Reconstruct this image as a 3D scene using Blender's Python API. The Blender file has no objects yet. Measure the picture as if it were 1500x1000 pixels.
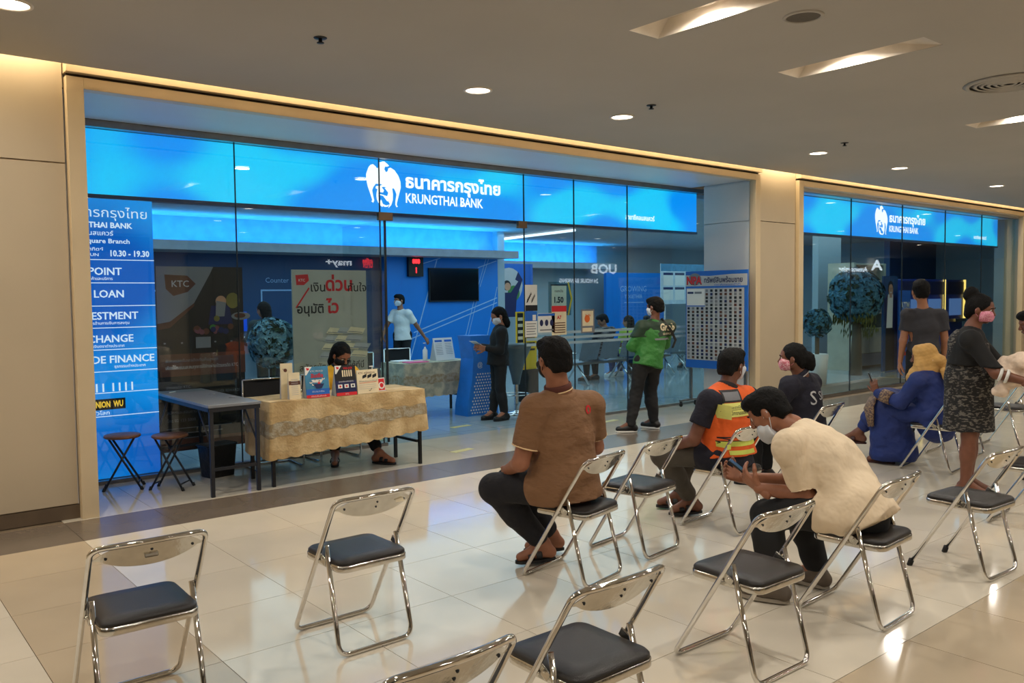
import bpy, bmesh, math, random
import numpy as np
from mathutils import Vector, Matrix
from mathutils.bvhtree import BVHTree
SC = bpy.context.scene
COL = SC.collection
random.seed(7); RNG = np.random.default_rng(7)
pi = math.pi

# ------------------------------------------------------------------ camera, world, exposure, main lights
RM = ((0.7708142626816862, 0.04213784635993218, -0.6356648286248305),
      (-0.6369565393775978, 0.03299930951487674, -0.7701931007972326),
      (-0.011477778121361682, 0.9985666965584662, 0.05227631522696177))
EYE = 1.65
cd = bpy.data.cameras.new('camera'); cam = bpy.data.objects.new('camera', cd); COL.objects.link(cam)
cd.sensor_width = 36; cd.lens = 1237.0 / 1500 * 36; cd.clip_end = 200
cam.matrix_world = Matrix(((*RM[0], 0), (*RM[1], 0), (*RM[2], EYE), (0, 0, 0, 1)))
SC.camera = cam
SC.view_settings.view_transform = 'Standard'; SC.view_settings.look = 'None'
SC.view_settings.gamma = 1; SC.view_settings.use_curve_mapping = False
SC.view_settings.exposure = 0.0
W = bpy.data.worlds.new('world'); SC.world = W; W.use_nodes = True
W.node_tree.nodes['Background'].inputs[0].default_value = (0.9, 0.75, 0.55, 1)
W.node_tree.nodes['Background'].inputs[1].default_value = 0.05

def area(name, loc, rot, sx, sy, energy, col, shape='RECTANGLE', spread=180):
    l = bpy.data.lights.new(name, 'AREA'); l.shape = shape; l.size = sx
    if shape in ('RECTANGLE', 'ELLIPSE'): l.size_y = sy
    l.energy = energy; l.color = col; l.spread = math.radians(spread)
    o = bpy.data.objects.new(name, l); o.location = loc; o.rotation_euler = rot; COL.objects.link(o)
    return o
WARM = (1.0, 0.935, 0.84)
COOL = (0.60, 0.90, 1.0)
CEIL = 3.38
MALL_E = 23.0          # watts of one mall downlight
BANK_E = 58.0
# warm strip in the slot between mall ceiling and shop wall
for x0, x1 in ((-6, 1.5), (1.5, 10.3), (10.3, 20.5)):
    area('slot_strip_light', ((x0 + x1) / 2, 6.925, 3.62), (0, 0, 0), x1 - x0 - .05, .07, 9.0 * (x1 - x0), (1.0, .80, .52))
# broad fill lamps added under the bank ceiling, no fixtures behind them
for bx in (3.5, 6.5, 9.5, 12.5, 15.5, 18.5):
    for by in (9.9, 12.6):
        area('bank_ceiling_fill', (bx, by, 3.08), (0, 0, 0), 2.95, 2.65, BANK_E * .5, COOL)
for bx in (13.5, 16.5, 19):
    area('bank_ceiling_fill', (bx, 15.5, 3.08), (0, 0, 0), 2.9, 2.6, BANK_E * .5, COOL)

# ------------------------------------------------------------------ helpers
def at(x, y, Y):
    """the point of the photograph's pixel x, y on the plane at depth Y (used to read real positions)"""
    c = (x - 750.0, -(y - 500.0), -1237.0)
    d = [sum(r[i] * c[i] for i in range(3)) for r in RM]
    t = Y / d[1]
    return Vector((d[0] * t, Y, EYE + d[2] * t))
def az(x, y, z):
    a = at(x, y, 1.0) - Vector((0, 0, EYE)); t = (z - EYE) / a.z
    return Vector((a.x * t, a.y * t, z))
def lin(c):
    return tuple(((v / 255) / 12.92 if v / 255 <= .04045 else ((v / 255 + .055) / 1.055) ** 2.4) for v in c)
MATS = {}
def mat(name, rgb, rough=.5, metal=0.0, emit=0.0, var=0.08, scale=6.0, bump=0.0, bscale=40.0, bdist=.01, rnd=0.0, coat=0.0, spec=.5, rgb2=None, lo=.35, hi=.65, stretch=None):
    if name in MATS: return MATS[name]
    m = bpy.data.materials.new(name); m.use_nodes = True; nt = m.node_tree; N = nt.nodes; L = nt.links
    b = N['Principled BSDF']; c = lin(rgb)
    b.inputs['Roughness'].default_value = rough; b.inputs['Metallic'].default_value = metal
    b.inputs['Specular IOR Level'].default_value = spec
    b.inputs['Coat Weight'].default_value = coat; b.inputs['Coat Roughness'].default_value = .05
    tc = N.new('ShaderNodeTexCoord'); mp = N.new('ShaderNodeMapping'); L.new(tc.outputs['Object'], mp.inputs[0])
    if stretch: mp.inputs['Scale'].default_value = stretch
    nz = N.new('ShaderNodeTexNoise'); nz.inputs['Scale'].default_value = scale; nz.inputs['Detail'].default_value = 4
    L.new(mp.outputs[0], nz.inputs['Vector'])
    rp = N.new('ShaderNodeValToRGB'); L.new(nz.outputs['Fac'], rp.inputs[0])
    rp.color_ramp.elements[0].position = lo; rp.color_ramp.elements[1].position = hi
    if rgb2: c2 = lin(rgb2)
    else: c2 = tuple(min(1, v * (1 + var)) for v in c); c = tuple(v * (1 - var) for v in c)
    rp.color_ramp.elements[0].color = (*c, 1); rp.color_ramp.elements[1].color = (*c2, 1)
    out = rp.outputs[0]
    if rnd:
        oi = N.new('ShaderNodeObjectInfo'); mr = N.new('ShaderNodeMapRange')
        mr.inputs['To Min'].default_value = 1 - rnd; mr.inputs['To Max'].default_value = 1 + rnd
        L.new(oi.outputs['Random'], mr.inputs['Value'])
        hs = N.new('ShaderNodeHueSaturation'); L.new(mr.outputs[0], hs.inputs['Value']); L.new(out, hs.inputs['Color']); out = hs.outputs[0]
    L.new(out, b.inputs['Base Color'])
    if emit:
        L.new(out, b.inputs['Emission Color']); b.inputs['Emission Strength'].default_value = emit
    if bump:
        n2 = N.new('ShaderNodeTexNoise'); n2.inputs['Scale'].default_value = bscale; n2.inputs['Detail'].default_value = 3
        L.new(mp.outputs[0], n2.inputs['Vector'])
        bp = N.new('ShaderNodeBump'); bp.inputs['Strength'].default_value = bump; bp.inputs['Distance'].default_value = bdist
        L.new(n2.outputs['Fac'], bp.inputs['Height']); L.new(bp.outputs[0], b.inputs['Normal'])
    MATS[name] = m
    return m
def glow(name, rgb, s=1.0, rgb2=None, scale=1.0, lo=.4, hi=.62, stretch=None):
    """something that gives off light: a lit panel, a lamp"""
    if name in MATS: return MATS[name]
    m = bpy.data.materials.new(name); m.use_nodes = True; nt = m.node_tree; N = nt.nodes; L = nt.links
    b = N['Principled BSDF']; b.inputs['Base Color'].default_value = (*[v * .3 for v in lin(rgb)], 1); b.inputs['Roughness'].default_value = .3
    b.inputs['Emission Strength'].default_value = s; b.inputs['Emission Color'].default_value = (*lin(rgb), 1)
    if rgb2:
        tc = N.new('ShaderNodeTexCoord'); mp = N.new('ShaderNodeMapping'); L.new(tc.outputs['Object'], mp.inputs[0])
        if stretch: mp.inputs['Scale'].default_value = stretch
        nz = N.new('ShaderNodeTexNoise'); nz.inputs['Scale'].default_value = scale; nz.inputs['Detail'].default_value = 0
        L.new(mp.outputs[0], nz.inputs['Vector'])
        rp = N.new('ShaderNodeValToRGB'); L.new(nz.outputs['Fac'], rp.inputs[0])
        rp.color_ramp.interpolation = 'EASE'
        rp.color_ramp.elements[0].position = lo; rp.color_ramp.elements[1].position = hi
        rp.color_ramp.elements[0].color = (*lin(rgb), 1); rp.color_ramp.elements[1].color = (*lin(rgb2), 1)
        L.new(rp.outputs[0], b.inputs['Emission Color'])
    MATS[name] = m
    return m
def glass_mat(name, tint=(.86, .95, .95), refl=1.0):
    if name in MATS: return MATS[name]
    m = bpy.data.materials.new(name); m.use_nodes = True; nt = m.node_tree; N = nt.nodes; L = nt.links
    N.remove(N['Principled BSDF']); o = N['Material Output']
    t = N.new('ShaderNodeBsdfTransparent'); t.inputs[0].default_value = (*tint, 1)
    g = N.new('ShaderNodeBsdfGlossy'); g.inputs['Roughness'].default_value = 0.0; g.inputs['Color'].default_value = (refl, refl, refl, 1)
    f = N.new('ShaderNodeLayerWeight'); f.inputs['Blend'].default_value = .5     # Schlick: .04 + .96 * facing^5
    pw = N.new('ShaderNodeMath'); pw.operation = 'POWER'; pw.inputs[1].default_value = 5; L.new(f.outputs['Facing'], pw.inputs[0])
    ma = N.new('ShaderNodeMath'); ma.operation = 'MULTIPLY_ADD'; ma.inputs[1].default_value = .95; ma.inputs[2].default_value = .045; L.new(pw.outputs[0], ma.inputs[0])
    mx = N.new('ShaderNodeMixShader'); L.new(ma.outputs[0], mx.inputs[0]); L.new(t.outputs[0], mx.inputs[1]); L.new(g.outputs[0], mx.inputs[2])
    L.new(mx.outputs[0], o.inputs['Surface']); MATS[name] = m
    return m

def tag(o, label=None, cat=None, group=None, kind=None):
    if label: o['label'] = label
    if cat: o['category'] = cat
    if group: o['group'] = group
    if kind: o['kind'] = kind
    return o
def empty(name, loc=(0, 0, 0), rz=0.0, label=None, cat=None, group=None):
    o = bpy.data.objects.new(name, None); o.location = loc; o.rotation_euler = (0, 0, rz); COL.objects.link(o)
    o.empty_display_size = .1
    return tag(o, label, cat, group)
KIDS = {}
def link(name, me, parent=None, loc=None):
    o = bpy.data.objects.new(name, me); COL.objects.link(o)
    if parent is not None:
        o.parent = parent; KIDS.setdefault(parent.name, []).append(o)
    if loc is not None: o.location = loc
    return o
def copy_tree(o, parent=None):
    c = o.copy(); COL.objects.link(c)
    if parent is not None: c.parent = parent; KIDS.setdefault(parent.name, []).append(c)
    for ch in list(KIDS.get(o.name, [])): copy_tree(ch, c)
    return c

class MB:
    def __init__(s): s.v = []; s.f = []; s.m = []; s.sm = []; s.mats = []
    def mi(s, m):
        if m not in s.mats: s.mats.append(m)
        return s.mats.index(m)
    def add(s, vs, fs, m, smooth=False):
        o = len(s.v); s.v += [tuple(p) for p in vs]; k = s.mi(m)
        for f in fs: s.f.append([i + o for i in f]); s.m.append(k); s.sm.append(smooth)
        return s
    def box(s, c, d, m, rot=None, bev=0.0):
        x, y, z = d[0] / 2, d[1] / 2, d[2] / 2
        if bev <= 0:
            vs = [Vector((a * x, b * y, e * z)) for a in (-1, 1) for b in (-1, 1) for e in (-1, 1)]
            fs = [(0, 1, 3, 2), (4, 6, 7, 5), (0, 4, 5, 1), (2, 3, 7, 6), (0, 2, 6, 4), (1, 5, 7, 3)]
        else:
            bm = bmesh.new(); bmesh.ops.create_cube(bm, size=1)
            for v in bm.verts: v.co = Vector((v.co.x * 2 * x, v.co.y * 2 * y, v.co.z * 2 * z))
            bmesh.ops.bevel(bm, geom=bm.edges[:], offset=bev, segments=2, profile=.5, affect='EDGES')
            bm.verts.index_update(); vs = [v.co.copy() for v in bm.verts]; fs = [[v.index for v in f.verts] for f in bm.faces]; bm.free()
        if rot is not None: vs = [rot @ v for v in vs]
        c = Vector(c)
        return s.add([v + c for v in vs], fs, m, False)
    def b2(s, x0, x1, y0, y1, z0, z1, m, bev=0.0):
        return s.box(((x0 + x1) / 2, (y0 + y1) / 2, (z0 + z1) / 2), (abs(x1 - x0), abs(y1 - y0), abs(z1 - z0)), m, None, bev)
    def tube(s, pts, r, m, n=8, closed=False, caps=True, flat=None):
        P = [Vector(p) for p in pts]; K = len(P); vs = []; fs = []
        up = None
        for i in range(K):
            if closed: t = (P[(i + 1) % K] - P[i - 1])
            else: t = P[min(i + 1, K - 1)] - P[max(i - 1, 0)]
            t.normalize()
            if up is None:
                up = Vector((0, 0, 1)) if abs(t.z) < .9 else Vector((1, 0, 0))
                if flat is not None: up = Vector(flat)
            u = (up - t * up.dot(t)).normalized(); w = t.cross(u); up = u
            rr = r[i] if isinstance(r, (list, tuple)) and len(r) == K else r
            ru, rw = rr if isinstance(rr, tuple) else (rr, rr)
            for j in range(n):
                a = 2 * pi * j / n
                vs.append(P[i] + u * math.cos(a) * ru + w * math.sin(a) * rw)
        R = K if closed else K - 1
        for i in range(R):
            for j in range(n):
                a = i * n + j; b = i * n + (j + 1) % n; c = ((i + 1) % K) * n
                fs.append((a, b, c + (j + 1) % n, c + j))
        s.add(vs, fs, m, True)
        if caps and not closed:
            o = len(s.v) - len(vs); k = s.mi(m)
            s.f.append([o + j for j in range(n)][::-1]); s.m.append(k); s.sm.append(False)
            s.f.append([o + (K - 1) * n + j for j in range(n)]); s.m.append(k); s.sm.append(False)
        return s
    def lathe(s, prof, c, m, n=24, axis='Z', a0=0, a1=2 * pi, rot=None):
        vs = []; fs = []; K = len(prof); full = abs(a1 - a0 - 2 * pi) < 1e-6; q = n if full else n + 1
        for (r, z) in prof:
            for j in range(q):
                a = a0 + (a1 - a0) * j / n; p = Vector((r * math.cos(a), r * math.sin(a), z))
                if axis == 'Y': p = Vector((p.x, -p.z, p.y))
                if axis == 'X': p = Vector((p.z, p.x, p.y))
                if rot is not None: p = rot @ p
                vs.append(p + Vector(c))
        for i in range(K - 1):
            for j in range(n):
                a = i * q + j; b = i * q + (j + 1) % q
                fs.append((a, b, b + q, a + q))
        return s.add(vs, fs, m, True)
    def ball(s, c, r, m, n=12, rot=None):
        rx, ry, rz = r if isinstance(r, tuple) else (r, r, r); vs = []; fs = []; K = max(4, n // 2)
        for i in range(K + 1):
            t = pi * i / K
            for j in range(n):
                a = 2 * pi * j / n; p = Vector((rx * math.sin(t) * math.cos(a), ry * math.sin(t) * math.sin(a), -rz * math.cos(t)))
                if rot is not None: p = rot @ p
                vs.append(p + Vector(c))
        for i in range(K):
            for j in range(n): a = i * n + j; b = i * n + (j + 1) % n; fs.append((a, b, b + n, a + n))
        return s.add(vs, fs, m, True)
    def grid(s, fn, nu, nv, m, smooth=True):
        vs = [fn(i / nu, j / nv) for i in range(nu + 1) for j in range(nv + 1)]
        fs = [(i * (nv + 1) + j, (i + 1) * (nv + 1) + j, (i + 1) * (nv + 1) + j + 1, i * (nv + 1) + j + 1) for i in range(nu) for j in range(nv)]
        return s.add(vs, fs, m, smooth)
    def mesh(s, name):
        me = bpy.data.meshes.new(name); me.from_pydata([tuple(v) for v in s.v], [], s.f)
        for m in s.mats: me.materials.append(m)
        me.polygons.foreach_set('material_index', s.m); me.polygons.foreach_set('use_smooth', s.sm); me.update()
        return me
    def build(s, name, parent=None, loc=None):
        return link(name, s.mesh(name), parent, loc)
def fillet(pts, rad, n=6, closed=False):
    P = [Vector(p) for p in pts]; out = []; K = len(P)
    for i in range(K):
        if not closed and i in (0, K - 1): out.append(P[i]); continue
        a, b, c = P[i - 1], P[i], P[(i + 1) % K]; r = rad[i] if isinstance(rad, (list, tuple)) else rad
        if r <= 0: out.append(b); continue
        u = (a - b); w = (c - b); lu, lw = u.length, w.length; u.normalize(); w.normalize()
        ang = math.acos(max(-1, min(1, u.dot(w)))); d = min(r / math.tan(ang / 2), lu * .49, lw * .49)
        p0 = b + u * d; p1 = b + w * d
        for k in range(n + 1):
            t = k / n; out.append(p0 * (1 - t) ** 2 + b * 2 * t * (1 - t) + p1 * t * t)
    return out

_TX = {}
def text_mesh(s, bold=0.0, space=1.0):
    key = (s, bold, space)
    if key in _TX: return _TX[key]
    c = bpy.data.curves.new('t', 'FONT'); c.body = s; c.size = 1; c.offset = bold; c.space_character = space; c.resolution_u = 2
    o = bpy.data.objects.new('t', c); COL.objects.link(o)
    dg = bpy.context.evaluated_depsgraph_get(); ev = o.evaluated_get(dg); me = ev.to_mesh()
    v = [(p.co.x, p.co.y) for p in me.vertices]; f = [list(p.vertices) for p in me.polygons]
    ev.to_mesh_clear(); bpy.data.objects.remove(o); bpy.data.curves.remove(c)
    if not v: v = [(0, 0)]
    xs = [p[0] for p in v]; ys = [p[1] for p in v]
    _TX[key] = (v, f, (min(xs), min(ys), max(xs), max(ys)))
    return _TX[key]
class Print:
    """flat print on a board: 2-D shapes in metres, u to the right and v up"""
    def __init__(s): s.mb = MB(); s.z = 0.0
    def poly(s, pts, m, z=None):
        s.z += .0004; zz = s.z if z is None else z
        ar = sum(pts[i - 1][0] * pts[i][1] - pts[i][0] * pts[i - 1][1] for i in range(len(pts)))
        if ar < 0: pts = pts[::-1]
        s.mb.add([(p[0], p[1], zz) for p in pts], [list(range(len(pts)))], m); return s
    def rect(s, x0, y0, x1, y1, m): return s.poly([(x0, y0), (x1, y0), (x1, y1), (x0, y1)], m)
    def disc(s, x, y, r, m, n=20, ry=None): return s.poly([(x + r * math.cos(2 * pi * k / n), y + (ry or r) * math.sin(2 * pi * k / n)) for k in range(n)], m)
    def line(s, x0, y0, x1, y1, w, m):
        dx, dy = x1 - x0, y1 - y0; L = math.hypot(dx, dy); nx, ny = -dy / L * w / 2, dx / L * w / 2
        return s.poly([(x0 + nx, y0 + ny), (x0 - nx, y0 - ny), (x1 - nx, y1 - ny), (x1 + nx, y1 + ny)], m)
    def text(s, t, x, y, h, m, align='l', bold=0.0, width=None, up=True):
        """h = height of a capital; width forces the line's width"""
        v, f, bb = text_mesh(t, bold); k = h / .73; kx = k
        if width: kx = width / max(1e-6, bb[2] - bb[0])
        ox = {'l': -bb[0], 'r': -bb[2], 'c': -(bb[0] + bb[2]) / 2}[align]
        s.z += .0004
        s.mb.add([(x + (p[0] + ox) * kx, y + p[1] * k, s.z) for p in v], f, m); return s
    def build(s, name, parent, org, u=(1, 0, 0), v=(0, 0, 1), off=.0006):
        u = Vector(u).normalized(); v = Vector(v).normalized(); n = u.cross(v); org = Vector(org)
        s.mb.v = [tuple(org + u * p[0] + v * p[1] + n * (p[2] + off)) for p in s.mb.v]
        return s.mb.build(name, parent)
# ------------------------------------------------------------------ materials
chrome = mat('chrome', (222, 220, 216), .07, 1.0, var=.05, scale=30)
chrome_plate = mat('brushed_chrome', (205, 202, 194), .16, 1.0, var=.08, scale=15, bump=.15, bscale=30)
vinyl = mat('black_vinyl', (25, 21, 20), .36, 0, bump=.25, bscale=350, var=.1)
rubber = mat('black_rubber', (22, 22, 22), .7)
tile_m = mat('polished_tile', (210, 201, 184), .085, 0, var=.04, scale=1.6, rnd=.012, spec=.55)
tile_b = mat('brown_polished_tile', (184, 168, 144), .09, 0, var=.04, scale=1.6, rnd=.012, spec=.55)
tile_d = mat('grey_brown_band_tile', (104, 94, 84), .24, 0, var=.06, scale=3, rnd=.03)
tile_in = mat('pale_entrance_tile', (188, 182, 168), .07, 0, var=.05, scale=2.2, rnd=.03, spec=.55)
grout = mat('grout', (110, 96, 78), .6)
plaster = mat('ceiling_plaster', (176, 172, 166), .9, 0, var=.03, scale=.8, bump=.05, bscale=8)
wall_c = mat('cream_wall_panel', (188, 172, 146), .45, 0, var=.035, scale=1.2)
trim_c = mat('cream_trim', (206, 186, 152), .42, 0, var=.04, scale=2)
dark_gap = mat('dark_gap', (52, 40, 28), .7)
base_c = mat('brown_skirting', (96, 80, 62), .5)
white_side = mat('white_panel', (205, 205, 205), .4, 0, var=.03, scale=1)
glass = glass_mat('shop_glass', (.90, .955, .955))
steel = mat('steel', (150, 148, 145), .28, 1.0)
dark_metal = mat('dark_powder_coat', (42, 44, 50), .4, .3)
black = mat('black_paint', (16, 16, 18), .45)
bronze = mat('bronze_fitting', (130, 104, 78), .35, .7)
lamp = glow('lamp_disc', (255, 236, 214), 9.0)
ring_w = mat('white_ring', (215, 205, 190), .4)
grille = mat('grey_grille', (96, 90, 80), .7, bump=.5, bscale=260)
sign_blue = glow('lit_blue_sign', (0, 146, 246), 1.08, (20, 206, 255), .95, .44, .64, (1, 1, 1.8))
sign_blue2 = glow('lit_blue_pylon', (0, 98, 200), .85, (0, 158, 250), .8, .38, .62)
cove_blue = glow('cove_strip_glow', (60, 205, 255), 5.0)
txt_w = glow('lit_white_lettering', (255, 255, 255), 1.25)
txt_dimw = glow('lit_pale_lettering', (225, 238, 255), .95)
navy_wall = mat('navy_wall', (16, 66, 112), .45, var=.06, scale=1)
blue_wall = mat('bright_blue_wall', (8, 122, 214), .42, var=.05, scale=1)
cove_wall = mat('pale_blue_wall', (120, 170, 215), .5)
grey_ledge = mat('grey_ledge', (150, 158, 168), .5)
bank_wall = mat('bank_wall', (160, 176, 184), .55, var=.05, scale=1)
bank_ceil = mat('bank_ceiling', (172, 182, 188), .85)
bank_floor = None
p_white = mat('print_white', (225, 225, 220), .5, var=.02)
p_black = mat('print_black', (20, 20, 24), .5, var=.02)
p_red = mat('print_red', (205, 30, 40), .5, var=.03)
p_blue = mat('print_blue', (24, 98, 190), .5, var=.03)
p_navy = mat('print_navy', (18, 28, 80), .5, var=.03)
p_yellow = mat('print_yellow', (238, 190, 30), .5, var=.03)
p_orange = mat('print_orange', (232, 110, 40), .5, var=.03)
p_grey = mat('print_grey', (120, 122, 128), .5, var=.03)
p_lgrey = mat('print_light_grey', (178, 180, 182), .5, var=.03)
p_green = mat('print_green', (60, 120, 60), .5)
p_skin = mat('print_skin', (190, 140, 110), .5)
p_brown = mat('print_brown', (92, 50, 34), .5, var=.05)
p_cream = mat('print_cream', (228, 214, 180), .5)
p_teal = mat('print_teal', (60, 130, 170), .5, var=.2, scale=8)
p_dimy = mat('print_dim_yellow', (118, 108, 48), .5)
p_dimp = mat('print_dim_pink', (110, 60, 74), .5)
p_pink = mat('print_pink', (235, 90, 130), .5)
lit_yellow = glow('lit_yellow', (250, 200, 60), .9)

def joint_floor(name, rgb, size, rough):
    m = bpy.data.materials.new(name); m.use_nodes = True; nt = m.node_tree; N = nt.nodes; L = nt.links; b = N['Principled BSDF']
    tc = N.new('ShaderNodeTexCoord'); br = N.new('ShaderNodeTexBrick'); br.offset = 0; br.inputs['Scale'].default_value = 1
    br.inputs['Brick Width'].default_value = size; br.inputs['Row Height'].default_value = size; br.inputs['Mortar Size'].default_value = .003
    c = lin(rgb); br.inputs['Color1'].default_value = (*c, 1); br.inputs['Color2'].default_value = (*[v * .94 for v in c], 1)
    br.inputs['Mortar'].default_value = (*[v * .45 for v in c], 1)
    L.new(tc.outputs['Object'], br.inputs['Vector']); L.new(br.outputs['Color'], b.inputs['Base Color']); b.inputs['Roughness'].default_value = rough
    b.inputs['Specular IOR Level'].default_value = .55
    return m
far_floor = joint_floor('far_mall_tiles', (190, 172, 142), .64, .08)
bank_floor = joint_floor('bank_floor_tiles', (150, 166, 172), .6, .10)

# ------------------------------------------------------------------ floor: slab, then every tile in view as a piece
def struct(mb, name, label=None):
    o = mb.build(name); o['kind'] = 'structure'
    if label: o['label'] = label
    return o
floor = struct(MB().b2(-14, 48, -6.6, 8.2, -.12, -.006, grout), 'floor')
T = .6425; X0 = .733
def tile_mesh(nm, w, d, m):
    b = MB().box((0, 0, -.005), (w - .0035, d - .0035, .01), m)
    return b.mesh(nm)
tm = tile_mesh('tile', T, T, tile_m); tbm = tile_mesh('tile_brown', T, T, tile_b)
tdm = tile_mesh('tile_dark', T, .615, tile_d); tim = tile_mesh('tile_pale', T, .625, tile_in)
for i in range(-2, 24):
    for j in range(0, 9):
        x = X0 + (i + .5) * T; y = 6.345 - (j + .5) * T
        if j > 6 and i > 6: continue
        m = tbm if (i == 0 or j >= 7 and i > 0) else tm
        link('tile', m, floor, (x, y, 0))
    if i < 24: link('band_tile', tdm, floor, (X0 + (i + .5) * T, 6.345 + .3075, 0))
for i in range(1, 15):
    for j in range(2):
        link('entrance_tile', tim, floor, (X0 + (i + .5) * T, 6.96 + .3125 + j * .625, 0))
far = MB()
xr = X0 + 24 * T; xl = X0 - 2 * T; yb = 6.345 - 9 * T; ym = 6.345 - 7 * T
far.b2(-14, xl, -6.6, 8.2, -.01, -.0002, far_floor); far.b2(xr, 48, -6.6, 8.2, -.01, -.0002, far_floor)
far.b2(xl, xr, -6.6, yb, -.01, -.0002, far_floor); far.b2(X0 + 7 * T, xr, yb, ym, -.01, -.0002, far_floor)
far.build('far_tiling', floor)['kind'] = 'stuff'
struct(MB().b2(.5, 24, 8.205, 19, -.12, 0, bank_floor), 'floor_bank')

# ------------------------------------------------------------------ mall ceiling with slots for the sunken lamps
slots = [(4.18, 4.47, 2.7, 3.83), (5.88, 6.17, 2.7, 3.83), (9.28, 9.57, 2.7, 3.83), (12.7, 12.99, 2.7, 3.83)]
xs = sorted({-14, 48} | {a for s in slots for a in s[:2]}); ys = sorted({-6.6, 6.85} | {a for s in slots for a in s[2:]})
cb = MB()
for i in range(len(xs) - 1):
    for j in range(len(ys) - 1):
        cx, cy = (xs[i] + xs[i + 1]) / 2, (ys[j] + ys[j + 1]) / 2
        if any(s[0] < cx < s[1] and s[2] < cy < s[3] for s in slots): continue
        cb.b2(xs[i], xs[i + 1], ys[j], ys[j + 1], CEIL, CEIL + .02, plaster)
cb.b2(-14, 48, -6.6, 7.3, 3.72, 3.76, plaster); cb.b2(-14, 48, 6.80, 6.85, CEIL + .02, 3.72, plaster)
for s in slots:
    e = .0015; s = (s[0] + e, s[1] - e, s[2] + e, s[3] - e); Zc = CEIL + .0005
    cb.add([(s[0], s[2], Zc), (s[1], s[2], Zc), (s[1], 3.12, CEIL + .11), (s[0], 3.12, CEIL + .11)], [(0, 3, 2, 1)], ring_w)
    cb.add([(s[0], 3.12, CEIL + .11), (s[1], 3.12, CEIL + .11), (s[1], 3.74, CEIL + .11), (s[0], 3.74, CEIL + .11)], [(0, 3, 2, 1)], ring_w)
    cb.add([(s[0], 3.74, CEIL + .11), (s[1], 3.74, CEIL + .11), (s[1], s[3], Zc), (s[0], s[3], Zc)], [(0, 3, 2, 1)], ring_w)
    for k in (0, 1):
        x = s[k]; cb.add([(x, s[2], Zc), (x, 3.12, CEIL + .11), (x, 3.74, CEIL + .11), (x, s[3], Zc)], [(0, 1, 2, 3)], ring_w)
struct(cb, 'ceiling')
def downlight(x, y, z, label, e=MALL_E, r=.10, col=WARM, slot=False):
    t = empty('downlight', (x, y, z), 0, label, 'ceiling light', 'mall ceiling downlights')
    MB().lathe([(r * 1.22, -.001), (r * 1.2, -.008), (r * 1.02, -.01), (r, -.002)], (0, 0, 0), ring_w, 28).build('rim', t)
    MB().lathe([(r * 1.0, -.003), (r * .7, -.007), (.0001, -.009)], (0, 0, 0), lamp, 28).build('lens', t)
    area('downlight_lamp', (x, y, z - .03), (0, 0, 0), r * 1.8, 0, e, col, 'DISK', 165)
    return t
for nm, x in (('round downlight in the ceiling at far left above the cream wall', .95), ('round downlight in front of the long lit sign, above its emblem', 4.35),
          ('round downlight above the right half of the long lit sign', 6.1), ('round downlight above the cream column', 9.61),
          ('round downlight above the left half of the shorter lit sign', 11.7), ('round downlight above the right half of the shorter lit sign', 15.01)):
    downlight(x, 5.68, CEIL, nm)
for nm, x in (('sunken downlight in the ceiling slot nearest the camera', 4.2), ('sunken downlight in the second ceiling slot', 5.9), ('sunken downlight in the ceiling slot at the right edge', 9.42), ('sunken downlight in the farthest ceiling slot', 12.85)):
    downlight(x + .12, 3.38, CEIL + .105, nm, MALL_E * .75)
for x, y in [(-2.5, 5.68), (-6, 5.68), (-1, 3.4), (-4.5, 3.4), (1.0, 1.6), (3.5, 1.1), (6.4, .9), (9.6, .9), (13, .9), (16.5, 3.4), (19, 5.68), (-3, .9),
             (0, -1.8), (3.4, -1.8), (6.8, -1.8), (10.2, -1.8), (13.6, -1.8), (17, -1.8), (20.4, -1.8), (23.8, -1.8), (22, 2), (27, -1.8), (27, 3), (31, 0), (-7, -2),
             (1.7, -4.6), (5.1, -4.6), (8.5, -4.6), (11.9, -4.6), (15.3, -4.6), (18.7, -4.6), (22.1, -4.6), (25.5, -4.6)]:
    downlight(x, y, CEIL, 'round downlight in the mall ceiling outside the picture', MALL_E * 1.05)
t = empty('ceiling_speaker', (4.84, 2.97, CEIL), 0, 'round grey perforated speaker grille in the ceiling beside the nearest slot', 'speaker')
MB().lathe([(.125, -.001), (.122, -.008), (.105, -.01), (.103, -.004)], (0, 0, 0), plaster, 32).build('rim', t)
MB().lathe([(.104, -.004), (.06, -.006), (.0001, -.007)], (0, 0, 0), grille, 32).build('grille', t)
t = empty('air_vent', (7.72, 2.84, CEIL), 0, 'round louvred air vent in the ceiling at the right edge', 'air vent')
for k, r in enumerate((.29, .235, .185, .135, .085, .04)):
    MB().lathe([(r, -.012), (r + .01, -.02), (r + .035 if k else r + .05, -.004), (r + .02, .0)], (0, 0, 0), plaster, 40).build('louvre_ring', t)
MB().lathe([(.3, -.001), (.0001, -.002)], (0, 0, 0), black, 40).build('opening', t)
for lb, x, y in (('small black sprinkler in the ceiling left of the emblem sign', 2.66, 5.18), ('small black sprinkler right of the second row downlight', 5.95, 5.18), ('small black sprinkler above the cream column', 9.22, 5.12)):
    t = empty('sprinkler', (x, y, CEIL), 0, lb, 'sprinkler', 'ceiling sprinklers')
    MB().lathe([(.045, -.001), (.042, -.006), (.0001, -.008)], (0, 0, 0), black, 16).build('plate', t)
    MB().lathe([(.012, 0), (.012, -.03), (.024, -.032), (.024, -.037), (.0001, -.038)], (0, 0, 0), black, 12).build('head', t)

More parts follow.
